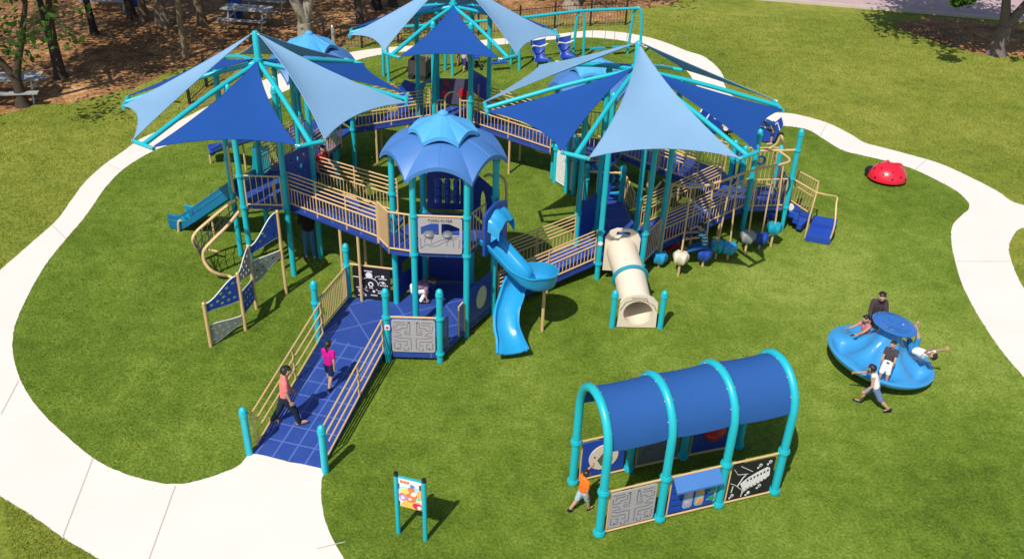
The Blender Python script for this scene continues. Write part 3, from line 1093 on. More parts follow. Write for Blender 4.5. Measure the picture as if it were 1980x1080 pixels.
# ---------------------------------------------------------------- bridges
def bridge(label, A, B, C2, D, style='ramp', sup=(), m=None):
    """A-B is the near edge, D-C2 the far edge, all at deck height"""
    root = thing('ramp_bridge', label, 'bridge', ((A + B).x / 2, (A + B).y / 2, 0), 'bridges between the towers')
    slabdeck(root, [A, B, C2, D], .08, 'bridge_deck', m or DECK)
    mb = MB()
    for p, q in ((A, B), (D, C2)):
        mb.tube([p - V((0, 0, .09)), q - V((0, 0, .09))], .04, 8)
    mb.build('beam', navy_m(), root)
    railing(root, A, B, .8, style, .1)
    railing(root, D, C2, .8, style, .1)
    for t in sup:
        for P, Q in ((A, B), (D, C2)):
            p = lerp(P, Q, t)
            MB().tube([(p.x, p.y, 0), (p.x, p.y, p.z - .08)], .032, 10).build('support_leg', tan_m(), root)
    return root


z1 = lambda p, z: V((p[0], p[1], z))
bridge('upper bridge with tan railings from the front tower to the left tower', l2 + V((-.03, .05, 0)), z1(lh[5] + V((.05, .08, 0)), 1.74), z1(lh[0] + V((.0, .15, 0)), 1.74), V((-2.45, 17.25, 1.95)), sup=(.22, .42))
bridge('low bridge with tan railings passing behind the spiral slide to the tunnel slide tower', z1(fh[0] + V((.1, .1, 0)), .2), z1(rh[4] + V((-.08, .1, 0)), .42), z1(rh[3] + V((-.05, -.05, 0)), .42), V((-.35, 17.75, .2)), sup=(.5,))
bridge('sloping bridge behind the stepping pods, from the tunnel slide tower to the stair deck', z1(rh[0] + V((.08, .1, 0)), .46), V((5.72, 20.7, .65)), V((5.25, 21.65, .65)), z1(rh[1] + V((.1, .05, 0)), .46), sup=(.35, .7))
bridge('far bridge left of the rear tower, leading to the small left tower', at(680, 250, 1.2), at(832, 226, 1.3), at(838, 205, 1.3), at(690, 226, 1.2), sup=(.3, .7))
bridge('far bridge right of the rear tower, leading to the small right tower', at(903, 236, 1.3), at(1064, 290, .95), at(1085, 265, .95), at(925, 215, 1.3), sup=(.52,))
bridge('far bridge under the right canopy, from the small right tower to the stair deck', at(1200, 300, .95), at(1345, 354, .68), at(1400, 330, .68), at(1240, 276, .95), sup=(.4, .8))
p1, p2 = at(1345, 354, .68), at(1400, 330, .68)

# ---------------------------------------------------------------- stair deck at the right end
q1, q2 = at(1510, 444), at(1434.5, 446.5)
q3, q4 = q2 + V((.05, 1.2, 0)), q1 + V((-.05, 1.15, 0))
sdk = thing('stair_deck', 'deck with two tall turquoise posts and blue steps at the end of the long bridge', 'play deck', ((q1 + q2).x / 2, (q1 + q2).y / 2, 0))
post(sdk, q1.x, q1.y, 0, 2.68, (.65, 1.44, 2.2))
post(sdk, q2.x, q2.y, 0, 2.7, (.65, 1.44, 2.2))
post(sdk, q3.x, q3.y, 0, 1.75, (1.3,))
post(sdk, q4.x, q4.y, 0, 1.75, (1.3,))
q5 = at(1410, 350, .65)
post(sdk, q5.x, q5.y, 0, 1.75, (1.3,))
slabdeck(sdk, [z1(q2, .65), z1(q1, .65), z1(q4, .65), z1(q3, .65), z1(p2, .66), z1(p1, .66)], .09)
pbar(sdk, q2, q1, .65, .78, .1)
pbar(sdk, q3, q4, .65, 1.1, .1)
cp, o, u, wd = panel(sdk, q5, q3, .68, 1.75, lambda a_, h_: [circ(a_ * .5, .5, a_ * .3, .4)], blue_m(), name='crawl_panel', r=.2)
dm_, o, u, wd = panel(sdk, q1, q4, .75, 1.35, None, dkgrey_m(), name='side_panel')
MB().tube([z1(lerp(q3, q4, .45), 1.45) + V((0, -.1, 0)) + V((.11 * math.cos(k * PI / 6), 0, .11 * math.sin(k * PI / 6))) for k in range(12)], .03, 8, True).build('steering_wheel', navy_m(), sdk)
MB().tube([z1(q2, 2.2), z1(q1, 2.2)], .03, 10).build('cross_rail', tan_m(), sdk)
hd = at(1505, 291, 2.2)
MB().tube(smooth([at(1478, 290, 2.2), at(1490, 286, 2.25), at(1502, 277, 2.4), at(1509, 263, 2.6), at(1513, 268, 2.58), at(1517, 284, 2.3)], 5), .03, 8).build('loop_handle', tan_m(), sdk)
# steps
s0, s1 = z1(q1 + V((.12, -.02, 0)), .65), z1(q4 + V((.12, 0, 0)), .65)
e0, e1 = at(1560, 458, .0), at(1608, 466, .0)
stair = thing('access_steps', 'blue moulded steps with tan rails leading down from the stair deck', 'steps', (e0.x, e0.y, 0))
dv = (e0 - z1(s0, 0))
for k, (t, z) in enumerate(((.22, .52), (.44, .39), (.66, .26))):
    A, B = lerp(z1(s0, 0), e0, t - .22), lerp(z1(s1, 0), e1 + V((.1, .5, 0)), t - .22)
    A2, B2 = lerp(z1(s0, 0), e0, t), lerp(z1(s1, 0), e1 + V((.1, .5, 0)), t)
    slabdeck(stair, [z1(A, z), z1(A2, z), z1(B2, z), z1(B, z)], .13, 'tread', blue_m())
f0, f1, f2, f3 = at(1558, 455, .16), at(1606, 464, .16), at(1618, 432, .16), at(1572, 424, .16)
slabdeck(stair, [f0, f1, f2, f3], .14, 'platform', blue_m())
f4, f5 = lerp(f3, f0, .45), lerp(f2, f1, .45)
slabdeck(stair, [z1(f4, .28), z1(f5, .28), z1(f2, .28), z1(f3, .28)], .12, 'platform', blue_m())
mb = MB()
for A, B, C3, D in ((at(1531, 344, 1.44), at(1579, 372, 1.2), at(1562, 409, .55), at(1524, 384, .8)), (at(1545, 331, 1.44), at(1583, 351, 1.2), at(1572, 380, .75), at(1537, 358, .95))):
    mb.tube([A, B, C3, D, A], .02, 8)
    for k in range(1, 8):
        mb.tube([lerp(A, B, k / 8), lerp(D, C3, k / 8)], .0105, 6)
mb.tube([at(1583, 351, 1.2), at(1579, 372, 1.2)], .02, 8)
mb.build('side_rail', tan_m(), stair)
g0, g1 = at(1556, 460, 0), at(1602, 471, 0)
MB().tube([g0, z1(g0, .6), at(1579, 372, 1.2)], .022, 8).build('rail_leg', tan_m(), stair)
MB().tube(smooth([at(1579, 372, 1.2), at(1600, 377, 1.15), at(1618, 381, 1.05), at(1617, 395, .92), z1(g1 + V((.05, .03, 0)), .5), g1], 4), .022, 8).build('handrail', tan_m(), stair)
MB().lathe([(.02, -.03), (.09, -.03), (.1, 0), (.09, .03), (.02, .03)], tuple(at(1528, 400, .6)), 14, Matrix.Rotation(R(80), 3, 'X')).build('disc', beige_m(), stair)

# ---------------------------------------------------------------- stepping pods on poles under a bent overhead rail
ov = thing('overhead_rail', 'tan overhead rail that holds the poles of the stepping pods', 'overhead rail', (z1(rh[5], 0)))
rail = smooth([at(1283, 348, 2.05), at(1300, 356, 2.05), at(1345, 362, 2.1), at(1395, 350, 2.15), at(1434, 336, 2.18), at(1480, 324, 2.2), at(1526, 312, 2.2), at(1512, 296, 2.2), at(1500, 289, 2.2)], 6)
MB().tube(rail, .03, 10).build('rail', tan_m(), ov)
MB().tube([at(1266, 366, 2.05), at(1278, 352, 2.05)], .026, 8).build('brace', tan_m(), ov)
MB().tube([at(1508, 294, 2.2), z1((lerp(q2, q1, .55)), 2.2)], .026, 8).build('brace', tan_m(), ov)
PODS = [(1273, 515, 497, 'sky', 'bright blue stepping pod nearest the tunnel slide'), (1311, 533, 497, 'beige', 'cream stepping pod on a tan pole'), (1358, 515, 490, 'blue', 'dark blue stepping pod under the boy in the striped shirt'),
        (1383, 500, 475, 'teal', 'turquoise stepping pod half hidden behind the boy in the striped shirt'), (1406, 502, 478, 'sky', 'bright blue stepping pod right of the boy in the striped shirt'), (1440, 491, 457, 'grey', 'grey stepping pod in the shade'),
        (1467, 481, 460, 'blue', 'royal blue stepping pod beside the grey one'), (1490, 476, 440, 'teal', 'turquoise stepping pod below the tall post'), (1484, 436, 412, 'blue', 'royal blue stepping pod farthest back beside the stair deck')]
podm = {'sky': slide_m, 'beige': beige_m, 'blue': blue_m, 'teal': teal_m, 'grey': lambda: mat('grey moulded plastic', (.25, .26, .25), .5)}


def podmod(r, z, q, i):
    k = 1 + (.13 * math.cos(5 * q) if 0 < i < 6 else 0)
    return r * k, z + (.03 * math.cos(5 * q + PI) if 1 < i < 6 else 0)


for (bx, by, ty, kind, lab) in PODS:
    b = at(bx, by)
    lo, hi = 0, 1.2
    zc = min((k * .01 for k in range(5, 110)), key=lambda z: abs((lambda d: 540 - FPX * d.dot(UP) / d.dot(FW))(b + V((0, 0, z)) - V((0, 0, HC))) - ty))
    pod = thing('stepping_pod', lab, 'stepping pod', b, 'stepping pods beside the long bridge')
    m = MB()
    m.lathe([(.04, -.16), (.10, -.15), (.15, -.09), (.175, -.02), (.18, .05), (.17, .09), (.13, .115), (.03, .125)], (b.x, b.y, zc), 30, None, podmod)
    m.build('pod', podm[kind](), pod, 40)
    MB().tube([(b.x, b.y, 0), (b.x, b.y, zc - .1)], .03, 10).build('pole', tan_m(), pod)
    near = min(rail, key=lambda p: (p.x - b.x) ** 2 + (p.y - b.y) ** 2 * .8)
    MB().tube([(b.x, b.y, zc + .1), (near.x, near.y, near.z)], .021, 8).build('upper_pole', tan_m(), pod)

# ---------------------------------------------------------------- slides
def chute(path, wd, wall, th=.03, round_=.5, lip=.03):
    """open U channel swept along a path; wall may be a list of (left, right) heights"""
    rows = []
    n = len(path)
    for i, p in enumerate(path):
        a, b = path[max(0, i - 1)], path[min(n - 1, i + 1)]
        t = (b - a)
        t.z *= .6
        t.normalize()
        side = t.cross(V((0, 0, 1))).normalized()
        upv = side.cross(t).normalized()
        hl, hr = wall[i] if isinstance(wall, list) else (wall, wall)
        row = []
        w2 = (wd[i] if isinstance(wd, list) else wd) / 2
        prof = [(-w2 - lip, hl), (-w2, hl + .012), (-w2 + .01, hl * .7), (-w2 + .03, hl * .35), (-w2 * .78, .045), (-w2 * .5, .008), (0, 0), (w2 * .5, .008), (w2 * .78, .045), (w2 - .03, hr * .35), (w2 - .01, hr * .7), (w2, hr + .012), (w2 + lip, hr)]
        for x, z in prof:
            row.append(p + side * x + upv * z)
        rows.append(row)
    return MB().grid(rows, th)


D0 = lerp(fh[5], fh[0], .62)
ss = thing('spiral_slide', 'shiny blue spiral slide with a hooded entrance curling down from the front tower', 'slide', (.1, 15.3, 0))
LCx, LCy, LR = .36, 15.93, .32
cp_ = [V((-.62, 16.2, 1.95)), V((-.42, 16.08, 1.90)), V((-.12, 15.86, 1.68)), V((.16, 15.66, 1.47)), V((LCx, LCy - LR, 1.3))]
cp_ += [V((LCx + LR * math.cos(q), LCy + LR * math.sin(q), 1.3 - .5 * (q + PI / 2) / (1.5 * PI))) for q in (-.9, -.3, .3, .9, 1.57, 2.2, 2.8)]
cp_ += [V((.0, 15.82, .72)), V((-.07, 15.58, .56)), V((-.08, 15.32, .38)), V((.0, 15.08, .24)), V((.07, 14.84, .19))]
sp_ = smooth(cp_, 4)
n = len(sp_)
walls, wds = [], []
for i in range(n):
    t = i / (n - 1)
    turn = max(0, min(1, (t - .16) / .1)) * max(0, min(1, (.70 - t) / .1))
    end = max(0, (t - .85) / .15)
    walls.append((.17 - .1 * end, .17 + .17 * turn - .1 * end))
    wds.append(.46 + .16 * end ** 1.5)
bed = chute(sp_, wds, walls, .03).build('chute', slide_m(), ss, 50)
c = at(957, 470, 1.97)
dn = (sp_[3] - sp_[0])
dn.z = 0
dn.normalize()
sd_ = dn.cross(V((0, 0, 1)))
mb = MB()
mb.plate([[(-.42, -.1), (.42, -.1), (.42, .7), (.38, .8), (.25, .86), (0, .92), (-.25, .86), (-.38, .8), (-.42, .7)], [(-.2, .06), (.2, .06), (.2, .45)] + [(.2 * math.cos(k * PI / 8), .45 + .2 * math.sin(k * PI / 8)) for k in range(1, 8)] + [(-.2, .45)]], c, sd_, V((0, 0, 1)), .05)
mb.build('entrance_panel', blue_m(), ss)
rows = []
for i in range(7):
    t = i / 6
    rows.append([c + dn * (.03 + .24 * t) + sd_ * (.33 * math.cos(q * PI / 12) * (1 - .12 * t)) + V((0, 0, .42 + (.34 - .02 * t) * math.sin(q * PI / 12) ** .55 - .16 * t * t + .03 * math.sin(q * 1.5))) for q in range(13)])
MB().grid(rows, .03).build('hood', slide_m(), ss, 50)
p = at(1048, 640)
MB().tube([p, z1(p, 1.0)], .035, 10).build('support_leg', tan_m(), ss)

ts = thing('tunnel_slide', 'cream tube slide with a turquoise ring running down to a cream exit panel', 'tube slide', (2.6, 17.2, 0))
A = lerp(rh[4], rh[5], .5)
ex = lerp(at(1183, 632), at(1276, 634), .5)
tp_ = smooth([V((A.x, A.y + .05, .86)), V((A.x, A.y - .25, .85)), lerp(A, ex, .45) + V((0, 0, .72)), lerp(A, ex, .8) + V((0, 0, .5)), V((ex.x, ex.y + .16, .40)), V((ex.x, ex.y - .0, .38))], 5)
tm = MB()
RR = .34
ring, inner = [], []
k = len(tp_)
for r_, flip in ((RR, 0), (RR - .03, 1)):
    rows = []
    for i, p in enumerate(tp_):
        t = (tp_[min(k - 1, i + 1)] - tp_[max(0, i - 1)]).normalized()
        s_ = t.cross(V((0, 0, 1))).normalized()
        uu = s_.cross(t)
        rows.append([p + (s_ * math.cos(q * PI / 16) + uu * math.sin(q * PI / 16)) * r_ for q in range(33)])
    if flip:
        rows = [r[::-1] for r in rows]
    tm.grid(rows)
tm.build('tube', beige_m(), ts, 50)
for idx in (11, ):
    p = tp_[idx]
    t = (tp_[idx + 1] - tp_[idx - 1]).normalized()
    s_ = t.cross(V((0, 0, 1))).normalized()
    uu = s_.cross(t)
    MB().tube([p + (s_ * math.cos(q * PI / 16) + uu * math.sin(q * PI / 16)) * (RR + .025) for q in range(32)], .042, 10, True).build('ring', teal_m(), ts)
bx_, by_ = at(1183, 632), at(1276, 634)
u = (by_ - bx_).normalized()
wd = (by_ - bx_).length - .2
o = bx_ + u * .1 + V((0, 0, .03))
f = lambda l: [(x * wd, z) for x, z in l]
mb = MB()
mb.plate([f([(0, 0), (1, 0), (.98, .62), (.85, .74), (.65, .8), (.5, .81), (.35, .8), (.15, .74), (.02, .62)]), circ(wd / 2, .36, .31, .29)], o, u, V((0, 0, 1)), .06)
xp = mb.build('exit_panel', beige_m(), ts)
marks(xp, o, u, .06, [stroke([(.04 * wd, .42), (.16 * wd, .62), (.34 * wd, .68), (.66 * wd, .68), (.78 * wd, .6)], .014), stroke([(.3 * wd, .73), (.68 * wd, .73), (.72 * wd, .66)], .014), stroke([(.96 * wd, .42), (.9 * wd, .55), (.8 * wd, .6)], .014)], mat('brown engraving', (.16, .1, .07), .6), 'engraving')
for p, h in ((bx_, .86), (by_, .88)):
    post(ts, p.x, p.y, 0, h)
u = (rh[5] - rh[4]).normalized()
o = rh[4] + u * .1 - V((0, PR, 0)) + V((0, 0, .3))
wd = (rh[5] - rh[4]).length - .2
mb = MB()
mb.plate([[(0, 0), (wd, 0), (wd, .85), (wd * .9, 1.0), (wd * .7, 1.08), (wd * .3, 1.08), (wd * .1, 1.0), (0, .85)], circ(wd / 2, .54, .31, .31), rrect(wd * .3, .9, wd * .7, 1.01, .04)], o, u, V((0, 0, 1)), .05)
mb.build('entrance_panel', beige_m(), ts)

# double bump slide and roller slide at the left
bs = thing('wave_slide', 'royal blue double bump slide reaching left from the small hooded tower', 'slide', at(420, 300))
sp2_ = smooth([at(520, 262, 1.22), at(495, 270, 1.1), at(470, 278, .82), at(452, 281, .72), at(435, 289, .45), at(420, 293, .3), at(406, 298, .24)], 5)
chute(sp2_, .5, .14, .03).build('chute', blue_m(), bs, 50)
for px in ((408, 316), (476, 330)):
    p = at(*px)
    MB().tube([p, z1(p, .25 if px[0] < 450 else .8)], .03, 8).build('support_leg', tan_m(), bs)
tpn = MB()
tpn.plate([[(0, 0), (.5, 0), (.55, .9), (.1, .9)]], at(488, 342, .0), (1, .1, 0), (0, 0, 1), .03)
tpn.build('side_panel', teal_m(), bs)
rs = thing('roller_slide', 'turquoise and blue roller slide descending left from the left tower', 'slide', at(360, 435))
r0, r1 = lerp(lh[3], lh[2], .25), lerp(lh[3], lh[2], .85)
e_ = at(342, 430, .2)
off = (r1 - r0) * 1.0
for side, (q0, dx) in enumerate(((r0, V((0, 0, 0))), (r1, off))):
    pp = smooth([z1(q0, 1.72), z1(q0, 1.72) + V((-.25, 0, -.12)), lerp(z1(q0, 1.6), e_ + dx, .85) + V((0, 0, -.03)), e_ + dx + V((-.0, 0, .03)), e_ + dx + V((-.2, 0, .06))], 4)
    mb = MB()
    for a_, b_ in zip(pp[:-1], pp[1:]):
        mb.tube([a_ + V((0, 0, .02)), b_ + V((0, 0, .02))], .03, 6)
        mb.tube([a_ + V((0, 0, .16)), b_ + V((0, 0, .16))], .026, 6)
        mb.add([a_ + V((0, -.02, -.2)), b_ + V((0, -.02, -.2)), b_ + V((0, -.02, .15)), a_ + V((0, -.02, .15)), a_ + V((0, .02, -.2)), b_ + V((0, .02, -.2)), b_ + V((0, .02, .15)), a_ + V((0, .02, .15))],
               [(0, 1, 2, 3), (7, 6, 5, 4), (0, 4, 5, 1), (3, 2, 6, 7)])
    mb.build('side_wall', teal_m() if side else mat('deep teal plastic', (.004, .14, .3), .4), rs)
    for k in range(10):
        t = (k + .5) / 10
        q = lerp(z1(q0, 1.6), e_ + dx, t * .93)
        MB().box(q + V((0, -.035 if side == 0 else .035, .02)), (.13, .02, .1), Matrix.Rotation(R(35), 3, 'Y')).build('roller_cap', blue_m() if (k // 2) % 2 else teal_m(), rs)
a_, b_ = z1(r0, 1.62), z1(r1, 1.62)
MB().slab([a_, b_, e_ + off, e_], .05).build('bed', blue_m(), rs)
MB().tube(smooth([e_ + V((.25, -.05, .05)), e_ + V((.1, -.1, .1)), z1(e_ + V((.05, -.12, 0)), .0)], 5), .03, 8).build('support_leg', tan_m(), rs)
for p in (r0, ):
    mb = MB()
    mb.tube(smooth([z1(p, 1.75), z1(p, 2.5), z1(p + V((-.1, 0, 0)), 2.75), z1(p + V((-.16, -.05, 0)), 2.5), z1(p + V((-.16, -.05, 0)), 1.75)], 4), .025, 8)
    mb.build('handhold', tan_m(), rs)

# ---------------------------------------------------------------- climbers
cl = thing('wavy_climbing_wall', 'zigzag wall of blue and grey holed panels between tan posts', 'climbing wall', at(475, 638))
CA, CB, CC, CD, CE = at(408, 670), at(475, 638), at(496, 597), at(554, 568), at(548, 520)
for p, h in ((CA, 1.05), (CB, 1.38), (CC, 1.56), (CD, 2.05), (CE, 2.2)):
    MB().tube([z1(p, -.02), z1(p, h), z1(p, h + .02)], [.036, .036, .02], 10).build('tan_post', tan_m(), cl)


def wavy(A, B, zl, zr, tl, tr, m, holes=True, name='holed_panel'):
    """holed sheet whose top and bottom edges run in an S from height zl to zr"""
    u = (B - A).normalized()
    a = A + u * .05
    L = (B - A).length - .1
    sm = lambda t: t * t * (3 - 2 * t)
    N = 14
    hi = lambda t: zl + tl / 2 + (zr + tr / 2 - zl - tl / 2) * sm(t)
    lo = lambda t: zl - tl / 2 + (zr - tr / 2 - zl + tl / 2) * sm(t)
    top = [(L * i / N, hi(i / N)) for i in range(N + 1)]
    bot = [(L * i / N, lo(i / N)) for i in range(N + 1)]
    loops = [bot + top[::-1]]
    nx = max(2, int(L / .14))
    if holes:
        for i in range(nx):
            for j in range(3):
                t = (i + .5 + (.25 if j % 2 else -.1)) / nx
                hh = hi(t) - lo(t)
                z = (hi(t) + lo(t)) / 2 + (j - 1) * max(.11, hh * .29)
                if .07 < t < .93 and abs(z - (hi(t) + lo(t)) / 2) + .045 < hh / 2:
                    loops.append(circ(L * t, z, min(.042, L * .08), .032, 10))
    mb = MB()
    mb.plate(loops, a, u, V((0, 0, 1)), .022)
    o = mb.build(name, m, cl)
    em = MB()
    for tp in (top, bot):
        em.tube([a + u * x + V((0, 0, z)) for x, z in tp], .012, 6)
    em.build('edge_trim', white_m(), o)
    return o


MG = mat('mid grey sheet plastic', (.27, .275, .3), .5)
wavy(CA, CB, .92, 1.05, .19, .58, blue_m())
wavy(CA, CB, .27, .3, .46, .18, MG)
wavy(CB, CC, .62, .53, .52, .5, blue_m())
wavy(CB, CC, 1.25, 1.24, .2, .6, MG)
wavy(CC, CD, 1.44, 1.74, .17, .58, blue_m())
wavy(CC, CD, .9, 1.04, .52, .17, MG)
wavy(CD, CE, 1.6, 1.25, .7, .6, blue_m())

nc = thing('net_climber', 'bent tan tube climber with black rope net beside the holed climbing panels', 'net climber', at(400, 500))
ra = smooth([at(457, 386, 1.52), at(430, 405, 1.25), at(400, 430, .98), at(381, 447, .82), at(373, 461, .7), at(377, 474, .5), at(388, 488, .25), at(397, 500, 0)], 5)
rb = smooth([at(463, 408, 1.5), at(440, 436, 1.2), at(414, 462, .95), at(398, 479, .8), at(393, 491, .66), at(396, 507, .48), at(409, 523, .3), at(428, 531, .16), at(444, 534, .06), at(467, 551, 0)], 4)
for rr_ in (ra, rb):
    MB().tube(rr_, .038, 12).build('side_tube', tan_m(), nc)
mb = MB()
N = 9
for i in range(1, N):
    p, q = ra[int(len(ra) * i / N * .85)], rb[int(len(rb) * i / N * .85)]
    mb.tube([p, lerp(p, q, .5) - V((0, 0, .07)), q], .011, 6)
for s in (.33, .66):
    mb.tube([lerp(ra[int(len(ra) * i / N * .85)], rb[int(len(rb) * i / N * .85)], s) - V((0, 0, .06)) for i in range(N)], .011, 6)
for i in range(0, N - 1):
    a_, b_ = ra[int(len(ra) * i / N * .85)], rb[int(len(rb) * i / N * .85)]
    c_, d_ = ra[int(len(ra) * (i + 1) / N * .85)], rb[int(len(rb) * (i + 1) / N * .85)]
    mb.tube([lerp(a_, b_, .33) - V((0, 0, .06)), lerp(c_, d_, .66) - V((0, 0, .06))], .009, 6)
mb.build('rope_net', rope_m(), nc)
p = at(415, 457)
MB().tube([z1(p, 0), z1(p, .5)], .03, 8).build('short_post', tan_m(), nc)
MB().tube([at(400, 482, .25), at(425, 487, .2)], .03, 8).build('cross_tube', tan_m(), nc)
mb = MB()
for i in range(2, N):
    p, q = ra[int(len(ra) * i / N * .85)], rb[int(len(rb) * i / N * .85)]
    for e in (p, q):
        mb.lathe([(.004, -.03), (.03, -.02), (.03, .02), (.004, .03)], tuple(e + V((.03, 0, -.02))), 8)
mb.build('rope_clamp', steel_m(), nc)

# white message board between two posts
wb = thing('message_board', 'white printed board between short turquoise posts, below the right canopy', 'board', at(1090, 365))
A, B = at(1072, 353), at(1108, 376)
post(wb, A.x, A.y, 0, 1.1, (1.0,))
post(wb, B.x, B.y, 0, 1.6, (1.0,))
wp, o, u, wd = panel(wb, A, B, .08, 1.0, None, white_m(), name='board', inset=.05, r=.02)
marks(wp, o, u, .022, [[(x, z), (x + .03 + .05 * ((i * 7 + j * 3) % 4) / 4, z), (x + .03 + .05 * ((i * 7 + j * 3) % 4) / 4, z + .012), (x, z + .012)] for i in range(int((wd - .1) / .1)) for j in range(9) for x, z in [(.05 + i * .1, .1 + j * .085)]], grey_m(), 'print')

# ---------------------------------------------------------------- arched play tunnel
FB = [at(1157.6, 1033.6), at(1274.2, 1004.8), at(1387.6, 977.7), at(1495.9, 952.4)]
BB = [at(1107, 934.4), at(1215.4, 909.1), at(1320, 885.6), at(1427.3, 864)]
pt = thing('arched_shade_tunnel', 'turquoise arched tunnel with a deep blue cloth cover and play boards along its sides', 'play tunnel', lerp(FB[0], BB[3], .5))
arcs = []
HS, HT = 1.66, 2.4
for i in range(4):
    f, b = FB[i], BB[i]
    mid = (f + b) / 2
    hw = (b - f) / 2
    pts = [z1(f, 0), z1(f, .8), z1(f, HS - .2)]
    arc = []
    for k in range(0, 17):
        q = PI * k / 16
        arc.append(V((mid.x - hw.x * math.cos(q), mid.y - hw.y * math.cos(q), HS + (HT - HS) * math.sin(q) ** .9)))
    pts = pts + arc + [z1(b, HS - .2), z1(b, .8), z1(b, 0)]
    m = MB()
    m.tube(pts, .07, 14)
    for e, zz in ((f, (.02, .9)), (b, (.02, .9))):
        for z in zz:
            m.tube([z1(e, z), z1(e, z + .09)], .088, 14)
            m.tube([z1(e, z + .03), z1(e, z + .055)], .098, 14)
    m.build('arch_tube', post_m(), pt)
    arcs.append((f, b, mid, hw))
cov = []
for s in range(4):
    pass
for i in range(3):
    (f, b, mid, hw), (f2, b2, mid2, hw2) = arcs[i], arcs[i + 1]
    rows = []
    for s in range(9):
        t = .035 + .93 * s / 8
        row = []
        for k in range(25):
            q = PI * (k / 24)
            q = .1 + (PI - .2) * k / 24
            cs, sn = math.cos(max(0, min(PI, q))), math.sin(max(0, min(PI, q)))
            z = HS + (HT - HS) * sn ** .9 - .0 - .025 * math.sin(PI * s / 8)
            if q < 0 or q > PI:
                z -= (-q if q < 0 else q - PI) * .62
            m_, h_ = lerp(mid, mid2, t), lerp(hw, hw2, t)
            row.append(V((m_.x - h_.x * cs, m_.y - h_.y * cs, z + .0)))
        rows.append(row)
    mb = MB()
    mb.grid(rows, .012)
    cc = mb.build('cloth_cover', sail_m('blue tunnel cloth', (.034, .135, .43)), pt, 60)
    gm = MB()
    for s in (0, 8):
        for k in (3, 7, 12, 17, 21):
            gm.cap(rows[s][k] + V((0, 0, .0)), rows[s][k] + (rows[s - 1 if s else 1][k] - rows[s][k]) * .3 + V((0, 0, .02)), .012, .012, 6)
    gm.build('lacing', steel_m(), cc)


def tboard(A, B, nm, m, loops=None, z0=.1, z1_=.86, face=1):
    pnl, o, u, wd = panel(pt, A, B, z0, z1_, loops, m, name=nm, inset=.13, r=.03)
    fr = MB()
    A2, B2 = z1(A, 0) + u * .08, z1(B, 0) - u * .08
    fr.tube([z1(A2, .92), z1(B2, .92)], .018, 8)
    fr.tube([z1(A2, .05), z1(B2, .05)], .018, 8)
    fr.tube([z1(A2 + u * .04, .05), z1(A2 + u * .04, .92)], .014, 8)
    fr.build('board_frame', tan_m(), pnl)
    return pnl, o, u, wd


mz2, o, u, wd = tboard(FB[0], FB[1], 'maze_board', grey_m())
marks(mz2, o, u, .022, maze(wd, .76), dkgrey_m(), 'groove')
# tile board with a small awning
tb, o, u, wd = tboard(FB[1], FB[2], 'tile_board', blue_m())
nrm = u.cross(V((0, 0, 1)))
for x0, x1 in ((.02, .22), (wd - .2, wd - .02)):
    rb_ = MB()
    for k in range(5):
        rb_.box(o + u * ((x0 + x1) / 2) + V((0, 0, .1 + k * .14)) + nrm * .02, (x1 - x0, .03, .1), Matrix.Rotation(math.atan2(u.y, u.x), 3, 'Z'))
    rb_.build('ribbing', blue_m(), tb)
cols = [('pink', (.6, .35, .5)), ('orange', (.8, .35, .05)), ('green', (.02, .35, .1))]
for i, (cn, cc) in enumerate(cols):
    mb = MB()
    mb.plate([rrect(-.085, -.3, .085, .3, .05)], o + u * (.33 + i * .215) + V((0, 0, .37)) + nrm * .02, u, V((0, 0, 1)), .02)
    strip = mb.build('tile_strip', mat('pale blue tile strip', (.25, .4, .55), .4), tb)
    for k in range(3):
        z = .18 + k * .19
        x = .33 + i * .215
        sh = [circ(0, 0, .055, .05, 12), [(-.06, -.05), (.05, -.05), (.06, .05), (-.02, .06)], [(0, -.06), (.065, 0), (.02, .06), (-.06, .04), (-.05, -.02)]][(i + k) % 3]
        m2 = MB()
        m2.plate([sh], o + u * x + V((0, 0, z)) + nrm * .035, u, V((0, 0, 1)), .01)
        m2.build('tile', mat(cn + ' tile', cc, .4), strip)
aw = MB()
ar = Matrix.Rotation(math.atan2(u.y, u.x), 3, 'Z')
p0, p1 = o + u * .0 + V((0, 0, .82)), o + u * wd + V((0, 0, .82))
aw.slab([p0 + nrm * .01, p0 + nrm * .2 - V((0, 0, .17)), p1 + nrm * .2 - V((0, 0, .17)), p1 + nrm * .01], .04)
aw.build('awning', mat('mid blue roof plastic', (.045, .16, .5)), tb)
# music board
mu, o, u, wd = tboard(FB[2], FB[3], 'music_board', black_m())
kx = lambda x, z: (x * wd, z * .76)
keys = [kx(.36, .2)] + [kx(*p) for p in ((.62, .29), (.86, .42), (.93, .5))] + [kx(.9, .72), kx(.84, .76), kx(.6, .66), kx(.42, .56), kx(.26, .42)]
marks(mu, o, u, .022, [keys], white_m(), 'piano')
kk = []
for i in range(7):
    t = i / 6
    x, z = .42 + .44 * t, .49 + .17 * t
    kk.append([kx(x - .018, z - .03), kx(x + .018, z - .02), kx(x + .012, z + .035), kx(x - .024, z + .02)])
    x, z = .42 + .46 * t, .245 + .2 * t
    kk.append(circ(*kx(x, z), .012, None, 8))
marks(mu, o, u, .03, kk, black_m(), 'piano_key')
sk = [stroke([kx(*p) for p in l], w_) for l, w_ in (([(.05, .9), (.16, .72), (.4, .68)], .008), ([(.2, .95), (.5, .72)], .009), ([(.2, .36), (.3, .6), (.35, .66)], .02), ([(.03, .5), (.15, .42), (.22, .34)], .009), ([(.22, .34), (.34, .22), (.34, .02)], .01), ([(.45, .22), (.36, .16), (.33, .03)], .012), ([(.1, .4), (.08, .22)], .016))]
